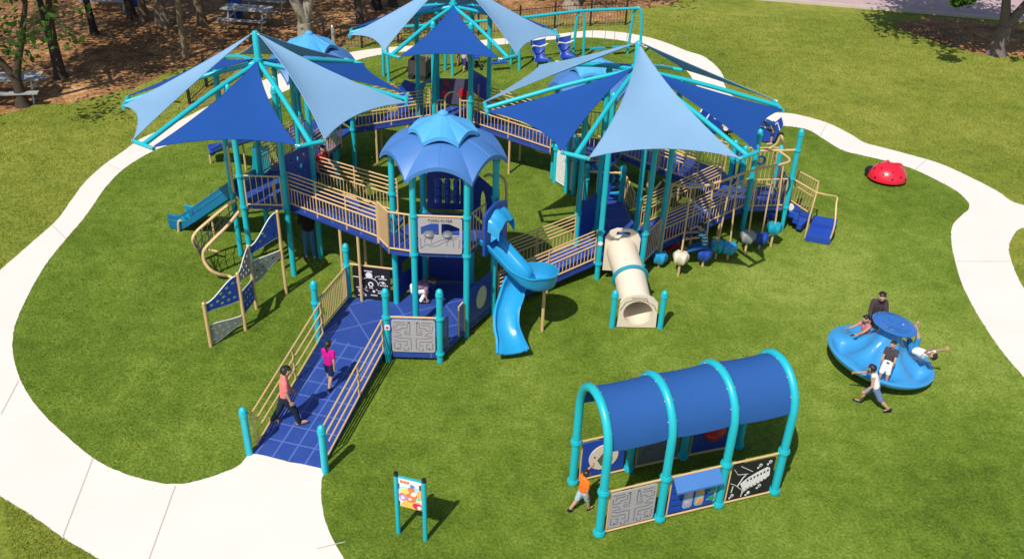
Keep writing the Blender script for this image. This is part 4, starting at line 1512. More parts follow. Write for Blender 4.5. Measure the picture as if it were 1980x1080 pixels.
for x, z in ((.66, .86), (.88, .9), (.12, .12), (.5, .1), (.74, .24)):
    sk.append(circ(*kx(x, z), .03, .035, 12))
    sk.append(circ(*kx(x - .05, z - .06), .02, .02, 10))
marks(mu, o, u, .022, sk, white_m(), 'note')
marks(mu, o, u, .03, [circ(*kx(x, z), .012, .016, 10) for x, z in ((.66, .86), (.88, .9), (.12, .12), (.74, .24))], black_m(), 'note_eye')
bk, o, u, wd = tboard(BB[0], BB[1], 'wheel_board', blue_m())
m2 = MB()
m2.plate([circ(wd / 2, .38, .27)], o + u.cross(V((0, 0, 1))) * .018, u, (0, 0, 1), .015)
wl = m2.build('wheel_disc', beige_m(), bk)
marks(wl, o, u, .05, [[(wd / 2 - .04, .2), (wd / 2 + .06, .22), (wd / 2 + .03, .36), (wd / 2 + .1, .5), (wd / 2 - .02, .48), (wd / 2 - .12, .34)], circ(wd / 2 - .17, .42, .02), circ(wd / 2 + .15, .3, .02)], mat('olive plastic', (.12, .12, .06), .5), 'pointer')
bk2, o, u, wd = tboard(BB[1], BB[2], 'drawing_board', dkgrey_m())
marks(bk2, o, u, .022, [stroke([(.1, .2), (.15, .35), (.25, .3)], .012), stroke([(.5, .2), (.6, .5), (.7, .25)], .012)], black_m())
bk3, o, u, wd = tboard(BB[2], BB[3], 'ball_board', blue_m())
m2 = MB()
m2.lathe([(.01, .13), (.1, .12), (.19, .07), (.22, 0)], tuple(o + u * wd * .5 + V((0, 0, .42))), 20, Matrix.Rotation(math.atan2(u.y, u.x), 3, 'Z') @ Matrix.Rotation(R(90), 3, 'X'))
m2.build('dome', red_m(), bk3)

# ---------------------------------------------------------------- information sign
sg = thing('information_sign', 'colourful sign with illustrated panel on two turquoise posts in the grass', 'sign', at(797, 1036))
A, B = at(770.7, 1030), at(822.6, 1043.4)
for p in (A, B):
    MB().tube([z1(p, 0), z1(p, 1.25)], .036, 12).build('sign_post', post_m(), sg)
    MB().tube([z1(p, 1.25), z1(p, 1.30)], [.04, .034], 12).build('post_cap', black_m(), sg)
u = (B - A).normalized()
o = z1(A, .63) + u * .04
wd = (B - A).length - .08
mb = MB()
mb.plate([[(0, 0), (wd, 0), (wd, .61), (0, .61)]], o, u, (0, 0, 1), .018)
sgp = mb.build('sign_panel', white_m(), sg)
mb = MB()
mb.plate([[(0, .59), (wd, .59), (wd, .615), (0, .615)]], o, u, (0, 0, 1), .024)
mb.build('sign_edge', post_m(), sgp)


def blob(cx, cy, r_, sd, k=14, sq=1.):
    g = random.Random(sd)
    return [(min(wd - .005, max(.005, cx + r_ * g.uniform(.75, 1.15) * math.cos(2 * PI * i / k))), min(.585, max(.004, cy + sq * r_ * g.uniform(.75, 1.15) * math.sin(2 * PI * i / k)))) for i in range(k)]


W_ = wd
art = [('sky wash', (.45, .68, .85), [(.0, .3), (W_, .36), (W_, .47), (.0, .42)], .0), ('amber wash', (.85, .5, .12), [(.02, .004), (W_ * .98, .004), (W_ * .95, .16), (W_ * .6, .2), (W_ * .3, .17), (.04, .07)], .001),
       ('coral', (.8, .2, .08), blob(W_ * .52, .24, .12, 1), .002), ('amber patch', (.9, .42, .1), [(W_ * .72, .25), (W_ * .995, .22), (W_ * .995, .46), (W_ * .9, .43)], .002), ('lilac', (.5, .25, .62), blob(W_ * .15, .22, .08, 2, 9), .003),
       ('yellow', (.9, .65, .1), blob(W_ * .28, .34, .065, 3), .003), ('coral', (.8, .2, .08), blob(W_ * .55, .39, .06, 5), .003), ('cornflower', (.1, .25, .65), blob(W_ * .6, .47, .04, 6, 7), .003), ('cream', (.9, .75, .62), blob(W_ * .65, .31, .05, 7), .004),
       ('crimson', (.7, .02, .12), blob(W_ * .82, .08, .09, 8, 9, .8), .004), ('cream', (.9, .75, .62), blob(W_ * .9, .06, .04, 9), .005), ('aqua', (.2, .6, .6), blob(W_ * .85, .24, .035, 10), .004), ('cream', (.9, .75, .62), blob(W_ * .5, .2, .03, 11), .005), ('cream', (.9, .75, .62), blob(W_ * .17, .2, .035, 12), .005), ('coral', (.8, .2, .08), blob(W_ * .12, .27, .03, 13, 8), .004)]
for i, (nm, cc, lp, dz) in enumerate(art):
    mb = MB()
    mb.plate([lp], o + u.cross(V((0, 0, 1))) * (.011 + dz), u, (0, 0, 1), .0016)
    mb.build('artwork', mat('sign ink ' + nm, cc, .4), sgp)
ti = []
for k in range(8):
    x = W_ * (.08 + .05 * k)
    ti.append([(x, .5 - .004 * k * 0), (x + W_ * .042, .5), (x + W_ * (.042 - .01 * (k % 3)), .555), (x + .003 * (k % 2), .55)])
marks(sgp, o, u, .018, ti, mat('sign ink coral', (.8, .2, .08)), 'title_print')
for A2, z in ((o, .42), (o, .06), (o + u * (wd - .02), .48), (o + u * (wd - .02), .06)):
    MB().box(A2 + u * .0 + V((0, 0, z)), (.03, .03, .1), Matrix.Rotation(math.atan2(u.y, u.x), 3, 'Z')).build('bracket', mat('dark blue bracket', (.01, .05, .16)), sg)

# ---------------------------------------------------------------- tilted spinner
sc = lerp(at(1595, 660, .35), at(1803, 722, .25), .5)
sc.z = 0
sp = thing('spinner', 'large sky blue tilted spinner dish with a round top table, children around it', 'spinner', sc)
TM = Matrix.Rotation(R(8.5), 3, 'Y') @ Matrix.Rotation(R(-2), 3, 'X')
prof = [(.25, .10), (.7, .13), (.98, .22), (1.05, .30), (1.06, .34), (1.03, .365), (.96, .36), (.88, .34), (.78, .33), (.68, .35), (.58, .40), (.48, .47), (.38, .57), (.29, .70), (.23, .84), (.2, .98)]


def spmod(r, z, q, i):
    if i < 6:
        return r, z
    f = max(0., min(1., (1.05 - r) / .3)) * max(0., min(1., (r - .2) / .2))
    lob = math.cos(5 * q + .4)
    lob = math.copysign(abs(lob) ** .7, lob)
    zz = z + .075 * lob * f
    # scooped foot wells between the seats
    d = max(0, -lob) * math.exp(-((r - .8) / .13) ** 2)
    return r, zz - .09 * d


pr2 = []
for i in range(len(prof) - 1):
    for k in range(3):
        t = k / 3
        pr2.append((prof[i][0] * (1 - t) + prof[i + 1][0] * t, prof[i][1] * (1 - t) + prof[i + 1][1] * t))
pr2.append(prof[-1])
MB().lathe(pr2, tuple(sc + V((0, 0, .02))), 100, TM, lambda r, z, q, i: spmod(r, z, q, i // 3)).build('dish', mat('sky blue spinner plastic', (.04, .28, .6), .3, .06, 2, coat=.3, wear=.06), sp, 60)
MB().lathe([(.18, 0), (.18, .14), (.3, .16)], tuple(sc), 20).build('base', dkgrey_m(), sp)
tb2 = MB()
tb2.lathe([(.1, .96), (.3, 1.0), (.42, 1.05), (.44, 1.08), (.42, 1.10), (.3, 1.075), (.15, 1.06), (.01, 1.055)], tuple(sc + V((0, 0, .02))), 48, TM)
tt = tb2.build('top_table', mat('blue table plastic', (.03, .15, .47), .25, .05, 2, coat=.5), sp, 60)
g = MB()
for q in (.6, 1.7, 2.8, 3.9, 5.0, 6.1):
    d = V((math.cos(q), math.sin(q), 0))
    g.tube([sc + V((0, 0, .02)) + TM @ (d * .08 + V((0, 0, 1.062))), sc + V((0, 0, .02)) + TM @ (d * .36 + V((0, 0, 1.085)))], .012, 6)
g.build('table_rib', mat('blue table plastic', (.03, .15, .47)), tt)

# ---------------------------------------------------------------- ladybird seat
lc = at(1713, 349)
lb = thing('ladybird_seat', 'red ladybird shaped dome seat with dark spots on the grass', 'play seat', lc)
rows = []
ax = R(-12)
for i in range(15):
    th = PI / 2 * i / 14
    row = []
    for j in range(49):
        q = 2 * PI * j / 48
        r_ = math.sin(th)
        x, y, z = .52 * r_ * math.cos(q), .46 * r_ * math.sin(q), .42 * math.cos(th)
        # notch that parts the wings
        nd = abs(((q - R(64) + PI) % (2 * PI)) - PI)
        kk_ = math.exp(-(nd / .36) ** 2) * min(1, r_ * 2.6)
        z *= 1 - .82 * kk_
        x *= 1 - .30 * kk_
        y *= 1 - .30 * kk_
        fl = math.exp(-((nd - .55) / .22) ** 2) * r_
        z += .15 * fl
        p = V((x * math.cos(ax) - y * math.sin(ax), x * math.sin(ax) + y * math.cos(ax), z + .10))
        row.append(lc + p)
    rows.append(row)
MB().grid(rows, .03).build('shell', mat('ladybird red plastic', (.66, .012, .035), .3, .06, 2, coat=.3), lb, 60)
hm = MB()
hm.lathe([(.01, -.15), (.1, -.13), (.16, -.05), (.17, .03), (.13, .11), (.01, .16)], tuple(lc + V((-.42, .18, .2))), 20)
hm.build('head', black_m(), lb)
for i, j in ((6, 30), (9, 33), (11, 37), (8, 26), (10, 41), (12, 30), (7, 37), (11, 24), (12, 44), (5, 22)):
    p = rows[i][j]
    nn = (p - lc - V((0, 0, .05))).normalized()
    MB().lathe([(.03, 0), (.03, .012), (.02, .016)], tuple(p + nn * .012), 10, nn.to_track_quat('Z', 'Y').to_matrix()).build('spot', mat('dark spot', (.1, .0, .012), .4), lb)
MB().lathe([(.3, 0), (.34, .05), (.4, .12)], tuple(lc), 24).build('base', black_m(), lb)

# ---------------------------------------------------------------- swings
sf = thing('swing_set', 'long turquoise swing frame with arched legs along the far path', 'swing frame', at(996, 130))
feet = [((742, 147), (752, 158)), ((861, 136), (875, 148)), ((988, 125), (1004, 135)), ((1107, 113), (1128, 112)), ((1213, 105), (1237, 108))]
tops = []
for f0, f1 in feet:
    a_, b_ = at(*f0), at(*f1)
    c_ = (a_ + b_) / 2
    pts = [a_, lerp(a_, c_, .22) + V((0, 0, 1.15)), lerp(a_, c_, .42) + V((0, 0, 1.58)), c_ + V((0, 0, 1.78)), lerp(b_, c_, .42) + V((0, 0, 1.58)), lerp(b_, c_, .22) + V((0, 0, 1.15)), b_]
    MB().tube([pts[0]] + smooth(pts[1:-1], 5) + [pts[-1]], .052, 12).build('arched_leg', post_m(), sf)
    tops.append(c_ + V((0, 0, 1.76)))
mb = MB()
mb.tube(tops, .055, 12)
mb.build('top_beam', post_m(), sf)


def swing(bx, t, kind, label):
    i = int(bx)
    hang = lerp(tops[i], tops[i + 1], bx - i)
    d = (tops[i + 1] - tops[i]).normalized()
    nrm_ = V((-d.y, d.x, 0))
    s = thing('swing', label, 'swing', z1(hang, .45), 'swings hanging from the long frame')
    hw = .26 if kind == 'seat' else .25
    zb = .22 if kind == 'seat' else .3
    ch = MB()
    for sg_ in (-1, 1):
        ch.tube([hang + d * hw * sg_, z1(hang + d * hw * sg_ + nrm_ * t, zb + (.5 if kind == 'seat' else .0))], .009, 6)
    ch.build('chain', steel_m(), s)
    c0 = z1(hang + nrm_ * t, zb)
    if kind == 'seat':
        rows = []
        for k in range(15):
            u_ = k / 14
            if u_ < .35:
                p = c0 - nrm_ * (.34 - u_ * .9) + V((0, 0, .02 + .12 * (1 - u_ / .35) ** 2 * 0 - .05 * math.sin(u_ / .35 * PI)))
            else:
                w_ = (u_ - .35) / .65
                p = c0 + nrm_ * (-.03 + .26 * w_ + .06 * math.sin(w_ * PI)) + V((0, 0, .0 + .62 * w_))
            wdt = .27 * (.75 + .45 * math.cos((u_ - .12) * 5.2) ** 2) if u_ < .5 else .2 + .1 * math.sin((u_ - .5) * 2 * PI * .5)
            rows.append([p + d * (wdt * x) + (nrm_ * -1 + V((0, 0, .6))) * (.12 * abs(x) ** 2.2) for x in (-1, -.75, -.5, -.25, 0, .25, .5, .75, 1)])
        MB().grid(rows, .045).build('moulded_seat', blue_m(), s, 60)
        hb_ = MB()
        hb_.tube(smooth([rows[10][0], rows[12][0] - nrm_ * .2, rows[12][4] - nrm_ * .3, rows[12][8] - nrm_ * .2, rows[10][8]], 4), .025, 8)
        hb_.build('harness_bar', white_m(), s)
    else:
        MB().box(c0, (.6, .2, .05), Matrix.Rotation(math.atan2(d.y, d.x), 3, 'Z')).build('flat_seat', teal_m() if t > 0 else blue_m(), s)


swing(2.34, -.1, 'seat', 'blue high backed moulded swing left of its twin')
swing(2.74, -.12, 'seat', 'blue high backed moulded swing next to the middle arched legs')
swing(1.72, -.2, 'flat', 'dark blue flat swing partly hidden by the deep blue sail')
swing(3.35, .1, 'flat', 'turquoise flat swing left in the end bay of the swing frame')
swing(3.75, .1, 'flat', 'turquoise flat swing beside the end legs of the swing frame')

# ---------------------------------------------------------------- trees
def bark_m(nm, col): return mat(nm, col, .9, .35, 7, bump=.8, bscale=22, spec=.1)
def leaf_m(nm, col): return mat(nm, col, .55, .35, 1.3, spec=.3, trans=.35)


def tree(px, r, label, lean=(0, 0), fork=0, bark=(.16, .12, .09), leaf=(.05, .095, .016), crown=(5.6, 2.9), clumps=60, seed=1, kind='', group='trees over the leaf litter', at_=None, drop=(), coff=(0, 0), ls=1):
    g = random.Random(seed)
    b = at_ or at(*px)
    root = thing('tree', label, 'tree', b, group)
    zc, rc_ = crown
    m = MB()
    fh_ = zc - rc_ * .9

    def limb(p, d, L, r0, r1, n=7, wob=.12):
        pts, rs = [p], [r0]
        for i in range(1, n + 1):
            t = i / n
            d = (d + V((g.uniform(-1, 1), g.uniform(-1, 1), g.uniform(-.2, .5))) * wob).normalized()
            p = p + d * (L / n)
            pts.append(p)
            rs.append(r0 + (r1 - r0) * t)
        m.tube(pts, rs, 9)
        return pts[-1], d, pts
    # root flare
    base = [b + V((0, 0, -.1)), b + V((0, 0, .05)), b + V((lean[0] * .1, lean[1] * .1, .3))]
    d0 = V((lean[0], lean[1], 1)).normalized()
    if fork:
        m.tube(base + [b + d0 * (.35 + .5 * fork)], [r * 1.75, r * 1.45, r * 1.1, r * .98], 11)
        p = b + d0 * (.3 + .5 * fork)
        ends = []
        for s in (-1, 1):
            d = (d0 + V((s * .38 + g.uniform(-.1, .1), g.uniform(-.25, .25), 0))).normalized()
            ends.append(limb(p, d, max(1.2, fh_ - p.z + .6), r * .78, r * .45))
    else:
        m.tube(base, [r * 1.7, r * 1.35, r * 1.05], 11)
        ends = [limb(b + d0 * .25, d0, fh_ + .3, r * 1.05, r * .62)]
    cc = V((b.x + lean[0] * zc + coff[0], b.y + lean[1] * zc + coff[1], zc))
    for (p, d, pts) in ends:
        for k in range(5 if fork else 7):
            q = g.uniform(0, 2 * PI)
            tgt = cc + V((math.cos(q), math.sin(q), g.uniform(-.3, .8))) * rc_ * g.uniform(.5, .9)
            limb(p, (tgt - p).normalized(), (tgt - p).length, r * .4, r * .08, 5, .1)
    m.build('trunk', bark_m('bark ' + kind, bark), root, 60)
    lm = MB()
    cs = []
    for k in range(clumps):
        while True:
            v = V((g.uniform(-1, 1), g.uniform(-1, 1), g.uniform(-.75, .9)))
            if .25 < v.length < 1:
                break
        cs.append((cc + V((v.x * rc_, v.y * rc_, v.z * rc_ * .72)), rc_ * g.uniform(.14, .26)))
    cs += [(V(p), q) for p, q in drop]
    for c_, cr in cs:
        for j in range(60):
            d = V((g.gauss(0, 1), g.gauss(0, 1), g.gauss(0, .75)))
            p = c_ + d * cr * .62
            n = V((g.gauss(0, 1), g.gauss(0, 1), g.gauss(.5, 1))).normalized()
            a_ = n.orthogonal().normalized()
            a_ = (a_ * math.cos(j) + n.cross(a_) * math.sin(j))
            b_ = n.cross(a_)
            s = g.uniform(.045, .1) * ls
            lm.add([p - a_ * s * 1.5, p + b_ * s * .8, p + a_ * s * 1.5, p - b_ * s * .8], [(0, 1, 2, 3)])
    lm.build('crown', leaf_m('leaves ' + kind, leaf), root, None)
    return root


DK, PL = (.07, .05, .04), (.3, .25, .2)
tree((45, 205), .16, 'dark leafy tree at the left edge above the picnic table', (-.02, .02), .9, DK, (.045, .1, .012), (4.6, 2.1), 60, 3, 'oak', drop=((at(60, 60, 3.0), .7), (at(20, 30, 3.2), .8), (at(100, 45, 3.3), .7), (at(30, 95, 2.6), .5)), coff=(-.4, .9))
tree((118, 150), .17, 'dark forked tree on the leaf litter beside the lawn corner', (-.02, .03), 1.6, DK, (.045, .1, .012), (5.6, 2.9), 75, 5, 'oak')
tree((183, 67), .13, 'thin dark straight tree between the forked tree and the grey stems', (-.03, 0), 0, (.04, .03, .028), (.045, .1, .012), (6, 2.6), 60, 8, 'dark')
tree((360, 112), .11, 'slim pale tree alone in the leaf litter, above the left canopy', (-.03, .04), 0, (.22, .16, .11), (.05, .1, .016), (6, 2.7), 60, 9, 'pale slim')
tree((322, 53), .16, 'greyish tree leaning over the shaded litter, one of a close pair', (-.14, .05), 0, (.2, .15, .11), (.05, .1, .016), (6.2, 2.6), 55, 11, 'greyish')
tree((308, 48), .14, 'greyish upright tree close behind the leaning one', (.05, .06), 0, (.2, .15, .11), (.05, .1, .016), (6.5, 2.5), 55, 12, 'greyish')
tree((280, 42), .15, 'brown tree left of the close pair', (.0, .05), 0, (.17, .12, .08), (.05, .1, .016), (6.5, 2.8), 55, 13, 'brown')
tree((392, 48), .17, 'brown tree left of the picnic table with the blue bin', (-.04, .03), 0, (.15, .1, .07), (.05, .1, .016), (6.2, 2.8), 60, 14, 'brown')
tree((592, 90), .27, 'thick pale barked forked tree beside the black fence', (.0, .03), 1.1, PL, (.05, .1, .016), (6.6, 3.4), 85, 15, 'pale thick')
tree((697, 48), .15, 'slim dark tree behind the fence, left of the far canopy', (-.06, .03), 0, (.1, .075, .06), (.05, .1, .016), (6.3, 3.0), 60, 16, 'dark slim')
tree((728, 18), .2, 'dark trunk half hidden by the tip of the far canopy', (.02, .03), 0, (.06, .045, .04), (.05, .1, .016), (6.6, 3.2), 60, 17, 'dark')
tree((1105, 14), .3, 'broad pale trunk beyond the black fence behind the swings', (.0, .03), 0, PL, (.05, .1, .016), (7, 4.2), 95, 18, 'pale thick')
tree((1925, 105), .27, 'big forked tree on bare dirt beside the road', (.05, .02), 1.5, (.17, .13, .12), (.06, .13, .014), (5.6, 3.7), 190, 19, 'roadside', drop=((at(1851, 4, 2.6), .15), (at(1860, -4, 2.7), .2), (at(1876, -8, 2.9), .3)), coff=(-1.7, .5), ls=1.5)
for i, (x, y) in enumerate(((-20.5, 23.5), (-20, 31.5), (-15.5, 36.5), (-5.5, 39.5))):
    tree(None, .17, 'dark leafy tree standing deeper among the picnic trees', (0, 0), 0, DK, (.045, .1, .012), (6.6, 3.2), 70, 30 + i, 'oak', at_=V((x, y, 0)))

# ---------------------------------------------------------------- fence, tables, bins
FM = mat('black fence paint', (.012, .012, .012), .5)


def fence(label, px, h=.95):
    P = [at(*p) for p in px]
    f = thing('metal_fence', label, 'fence', P[0])
    mb = MB()
    for a_, b_ in zip(P[:-1], P[1:]):
        for z in (.1, h - .08):
            mb.tube([z1(a_, z), z1(b_, z)], .014, 6)
        n = int((b_ - a_).length / .125)
        for i in range(1, n):
            q = lerp(a_, b_, i / n)
            mb.tube([z1(q, .04), z1(q, h)], .0065, 5)
    mb.build('picket_panel', FM, f)
    for p in P:
        MB().box(z1(p, h / 2 + .05), (.075, .075, h + .1)).build('fence_post', FM, f)
    return f


fence('black metal picket fence behind the swings and the far canopy', [(590, 92), (628, 89), (700, 93), (770, 84), (845, 76), (925, 68), (1005, 62), (1072, 55), (1141, 51), (1209, 49)])
fence('short black fence run seen under the left sail canopy', [(367, 201), (400, 168), (438, 140)], 1.0)
gp_ = at(646, 94)
MB().tube([z1(gp_, 0), z1(gp_, .8), z1(gp_, .85)], [.06, .06, .03], 10)
go = MB()
go.tube([z1(gp_, 0), z1(gp_, .8), z1(gp_, .84)], [.07, .07, .04], 10)
b_ = thing('bollard', 'short grey post in front of the black fence', 'bollard', gp_)
go.build('post', mat('weathered grey wood', (.3, .28, .25), .8), b_)
go = MB()
go.tube([z1(gp_, .84), z1(gp_, .87)], [.085, .06], 10)
go.build('cap', steel_m(), b_)


def table(px, ang, label, L=1.9):
    b = at(*px)
    t = thing('picnic_table', label, 'picnic table', b, 'picnic tables under the trees')
    Rm = Matrix.Rotation(ang, 3, 'Z')
    mm_ = mat('weathered aluminium', (.34, .33, .33), .5, .12, 6)
    mb = MB()
    for k in range(4):
        mb.box(b + Rm @ V((0, -.3 + k * .2, .74)), (L, .185, .04), Rm)
    mb.build('table_top', mm_, t)
    for s in (-1, 1):
        mb = MB()
        mb.box(b + Rm @ V((0, s * .68, .44)), (L, .25, .04), Rm)
        mb.build('bench', mm_, t)
        fr = MB()
        x = s * L * .36
        fr.tube([b + Rm @ V((x, -.5, 0)), b + Rm @ V((x, -.2, .72)), b + Rm @ V((x, .2, .72)), b + Rm @ V((x, .5, 0))], .03, 8)
        fr.tube([b + Rm @ V((x, -.72, .41)), b + Rm @ V((x, .72, .41))], .03, 8)
        fr.build('leg_frame', steel_m(), t)


table((28, 192), R(12), 'grey metal picnic table at the left edge below the dark leafy tree')
table((482, 52), R(-6), 'grey metal picnic table beside the blue litter bin, above the left canopy')
table((520, 14), R(-4), 'grey metal picnic table at the very top, behind the other table')
table((215, 14), R(2), 'grey metal picnic table at the top edge among the shaded trunks')


def bin_(px, label):
    b = at(*px)
    t = thing('litter_bin', label, 'litter bin', b, 'blue litter bins')
    MB().lathe([(.22, 0), (.26, .05), (.28, .4), (.28, .8), (.25, .84)], tuple(b), 18).build('barrel', blue_m(), t)
    MB().lathe([(.295, .8), (.295, .86), (.2, .93), (.05, .95)], tuple(b), 18).build('lid', navy_m(), t)


bin_((458, 34), 'blue litter bin behind the picnic table')
bin_((254, 12), 'blue litter bin at the top edge beside the shaded picnic table')

# wagon, rockers, stroller
wp_ = at(812, 150)
wg_ = thing('wagon', 'dark mesh sided wagon parked on the lawn beside the far canopy posts', 'wagon', wp_)
Rm = Matrix.Rotation(R(-15), 3, 'Z')
dkm = mat('dark brown canvas', (.05, .04, .04), .8, .15, 10)
mb = MB()
mb.box(wp_ + Rm @ V((0, -.26, .42)), (.62, .03, .5), Rm).box(wp_ + Rm @ V((0, .26, .42)), (.62, .03, .5), Rm)
mb.box(wp_ + Rm @ V((-.31, 0, .42)), (.03, .55, .5), Rm).box(wp_ + Rm @ V((.31, 0, .42)), (.03, .55, .5), Rm).box(wp_ + Rm @ V((0, 0, .18)), (.62, .5, .03), Rm)
mb.build('body', dkm, wg_)
for sx in (-.22, .22):
    for sy in (-.3, .3):
        MB().lathe([(.03, -.03), (.1, -.03), (.11, 0), (.1, .03), (.03, .03)], tuple(wp_ + Rm @ V((sx, sy, .11))), 16, Rm @ Matrix.Rotation(R(90), 3, 'X')).build('wheel', rope_m(), wg_)
MB().tube(smooth([wp_ + Rm @ V((.3, -.18, .66)), wp_ + Rm @ V((.36, -.18, .95)), wp_ + Rm @ V((.36, .18, .95)), wp_ + Rm @ V((.3, .18, .66))], 4), .02, 8).build('handle', steel_m(), wg_)


def rocker(px, ang, label):
    b = at(*px)
    Rm = Matrix.Rotation(ang, 3, 'Z')
    t = thing('rocker', label, 'rocker', b, 'blue rockers on the far lawn')
    f = lambda x, z: (x, z)
    for sy in (-.28, .28):
        mb = MB()
        mb.plate([[(-.45, .12), (-.2, .05), (.2, .05), (.45, .12), (.55, .5), (.45, .72), (.28, .5), (-.28, .5), (-.45, .72), (-.55, .5)]], b + Rm @ V((0, sy, 0)), Rm @ V((1, 0, 0)), (0, 0, 1), .04)
        sd2 = mb.build('side_board', blue_m(), t)
        MB().tube([b + Rm @ V((x, sy, z)) for x, z in ((-.55, .5), (-.45, .72), (-.28, .5), (.28, .5), (.45, .72), (.55, .5))], .025, 6).build('edge_trim', white_m(), sd2)
    for sx in (-.32, .32):
        MB().box(b + Rm @ V((sx, 0, .36)), (.26, .52, .04), Rm).build('seat', blue_m(), t)
    MB().lathe([(.14, 0), (.14, .02), (.08, .04), (.08, .2), (.14, .22)], tuple(b), 14).build('spring', steel_m(), t)


rocker((1471, 268), R(-25), 'blue rocker with white edges under the bending adult')
rocker((1388, 252), R(10), 'blue rocker half hidden by the sail, behind the child in white')
sp_o = at(915, 132)
stl = thing('pushchair', 'black pushchair with blue seat near the swings', 'pushchair', sp_o)
Rm = Matrix.Rotation(R(20), 3, 'Z')
mb = MB()
mb.tube([sp_o + Rm @ V((-.2, -.25, .1)), sp_o + Rm @ V((-.2, .3, .95)), sp_o + Rm @ V((.2, .3, .95)), sp_o + Rm @ V((.2, -.25, .1))], .018, 8)
mb.build('frame', black_m(), stl)
MB().box(sp_o + Rm @ V((0, -.02, .42)), (.36, .36, .06), Rm).build('seat', blue_m(), stl)
MB().grid([[sp_o + Rm @ V((.2 * math.cos(q * PI / 8), .2 + .1 - .34 * k / 5, .62 + .32 * math.sin(k / 5 * 1.9) + .06 * math.sin(q * PI / 8))) for q in range(9)] for k in range(6)], .02).build('hood', dkm, stl)
for sx in (-.2, .2):
    for sy in (-.25, .25):
        MB().lathe([(.02, -.02), (.09, -.02), (.09, .02), (.02, .02)], tuple(sp_o + Rm @ V((sx, sy, .09))), 14, Rm @ Matrix.Rotation(R(90), 3, 'Y')).build('wheel', rope_m(), stl)


# ---------------------------------------------------------------- people
def remesh(mb, voxel, name, m, parent, it=2):
    tmp = mb.build('tmp', m, parent, None)
    md = tmp.modifiers.new('r', 'REMESH')
    md.mode = 'VOXEL'
    md.voxel_size = voxel
    sm = tmp.modifiers.new('s', 'SMOOTH')
    sm.factor = .5
    sm.iterations = it
    dg = bpy.context.evaluated_depsgraph_get()
    me = bpy.data.meshes.new_from_object(tmp.evaluated_get(dg))
    old = tmp.data
    tmp.modifiers.clear()
    tmp.data = me
    bpy.data.meshes.remove(old)
    tmp.name = name
    me.name = name
    if not me.materials:
        me.materials.append(m)
    me.polygons.foreach_set('use_smooth', [True] * len(me.polygons))
    return tmp


def cloth_m(nm, col, stripes=None):
    m = mat('cloth ' + nm, col, .85, .1, 9, bump=.3, bscale=35, spec=.1)
    if stripes and 'striped' not in m:
        m['striped'] = 1
        t = m.node_tree
        b = t.nodes['Principled BSDF']
        src = b.inputs['Base Color'].links[0].from_socket
        tc = t.nodes.new('ShaderNodeTexCoord')
        wv = t.nodes.new('ShaderNodeTexWave')
        wv.bands_direction = stripes[1]
        wv.inputs['Scale'].default_value = stripes[2]
        t.links.new(tc.outputs['Object'], wv.inputs['Vector'])
        gt = t.nodes.new('ShaderNodeMath')
        gt.operation = 'GREATER_THAN'
        gt.inputs[1].default_value = .55
        t.links.new(wv.outputs['Fac'], gt.inputs[0])
        mx = t.nodes.new('ShaderNodeMix')
        mx.data_type = 'RGBA'
        t.links.new(gt.outputs[0], mx.inputs['Factor'])
        t.links.new(src, mx.inputs['A'])
        mx.inputs['B'].default_value = (*stripes[0], 1)
        t.links.new(mx.outputs['Result'], b.inputs['Base Color'])
    return m


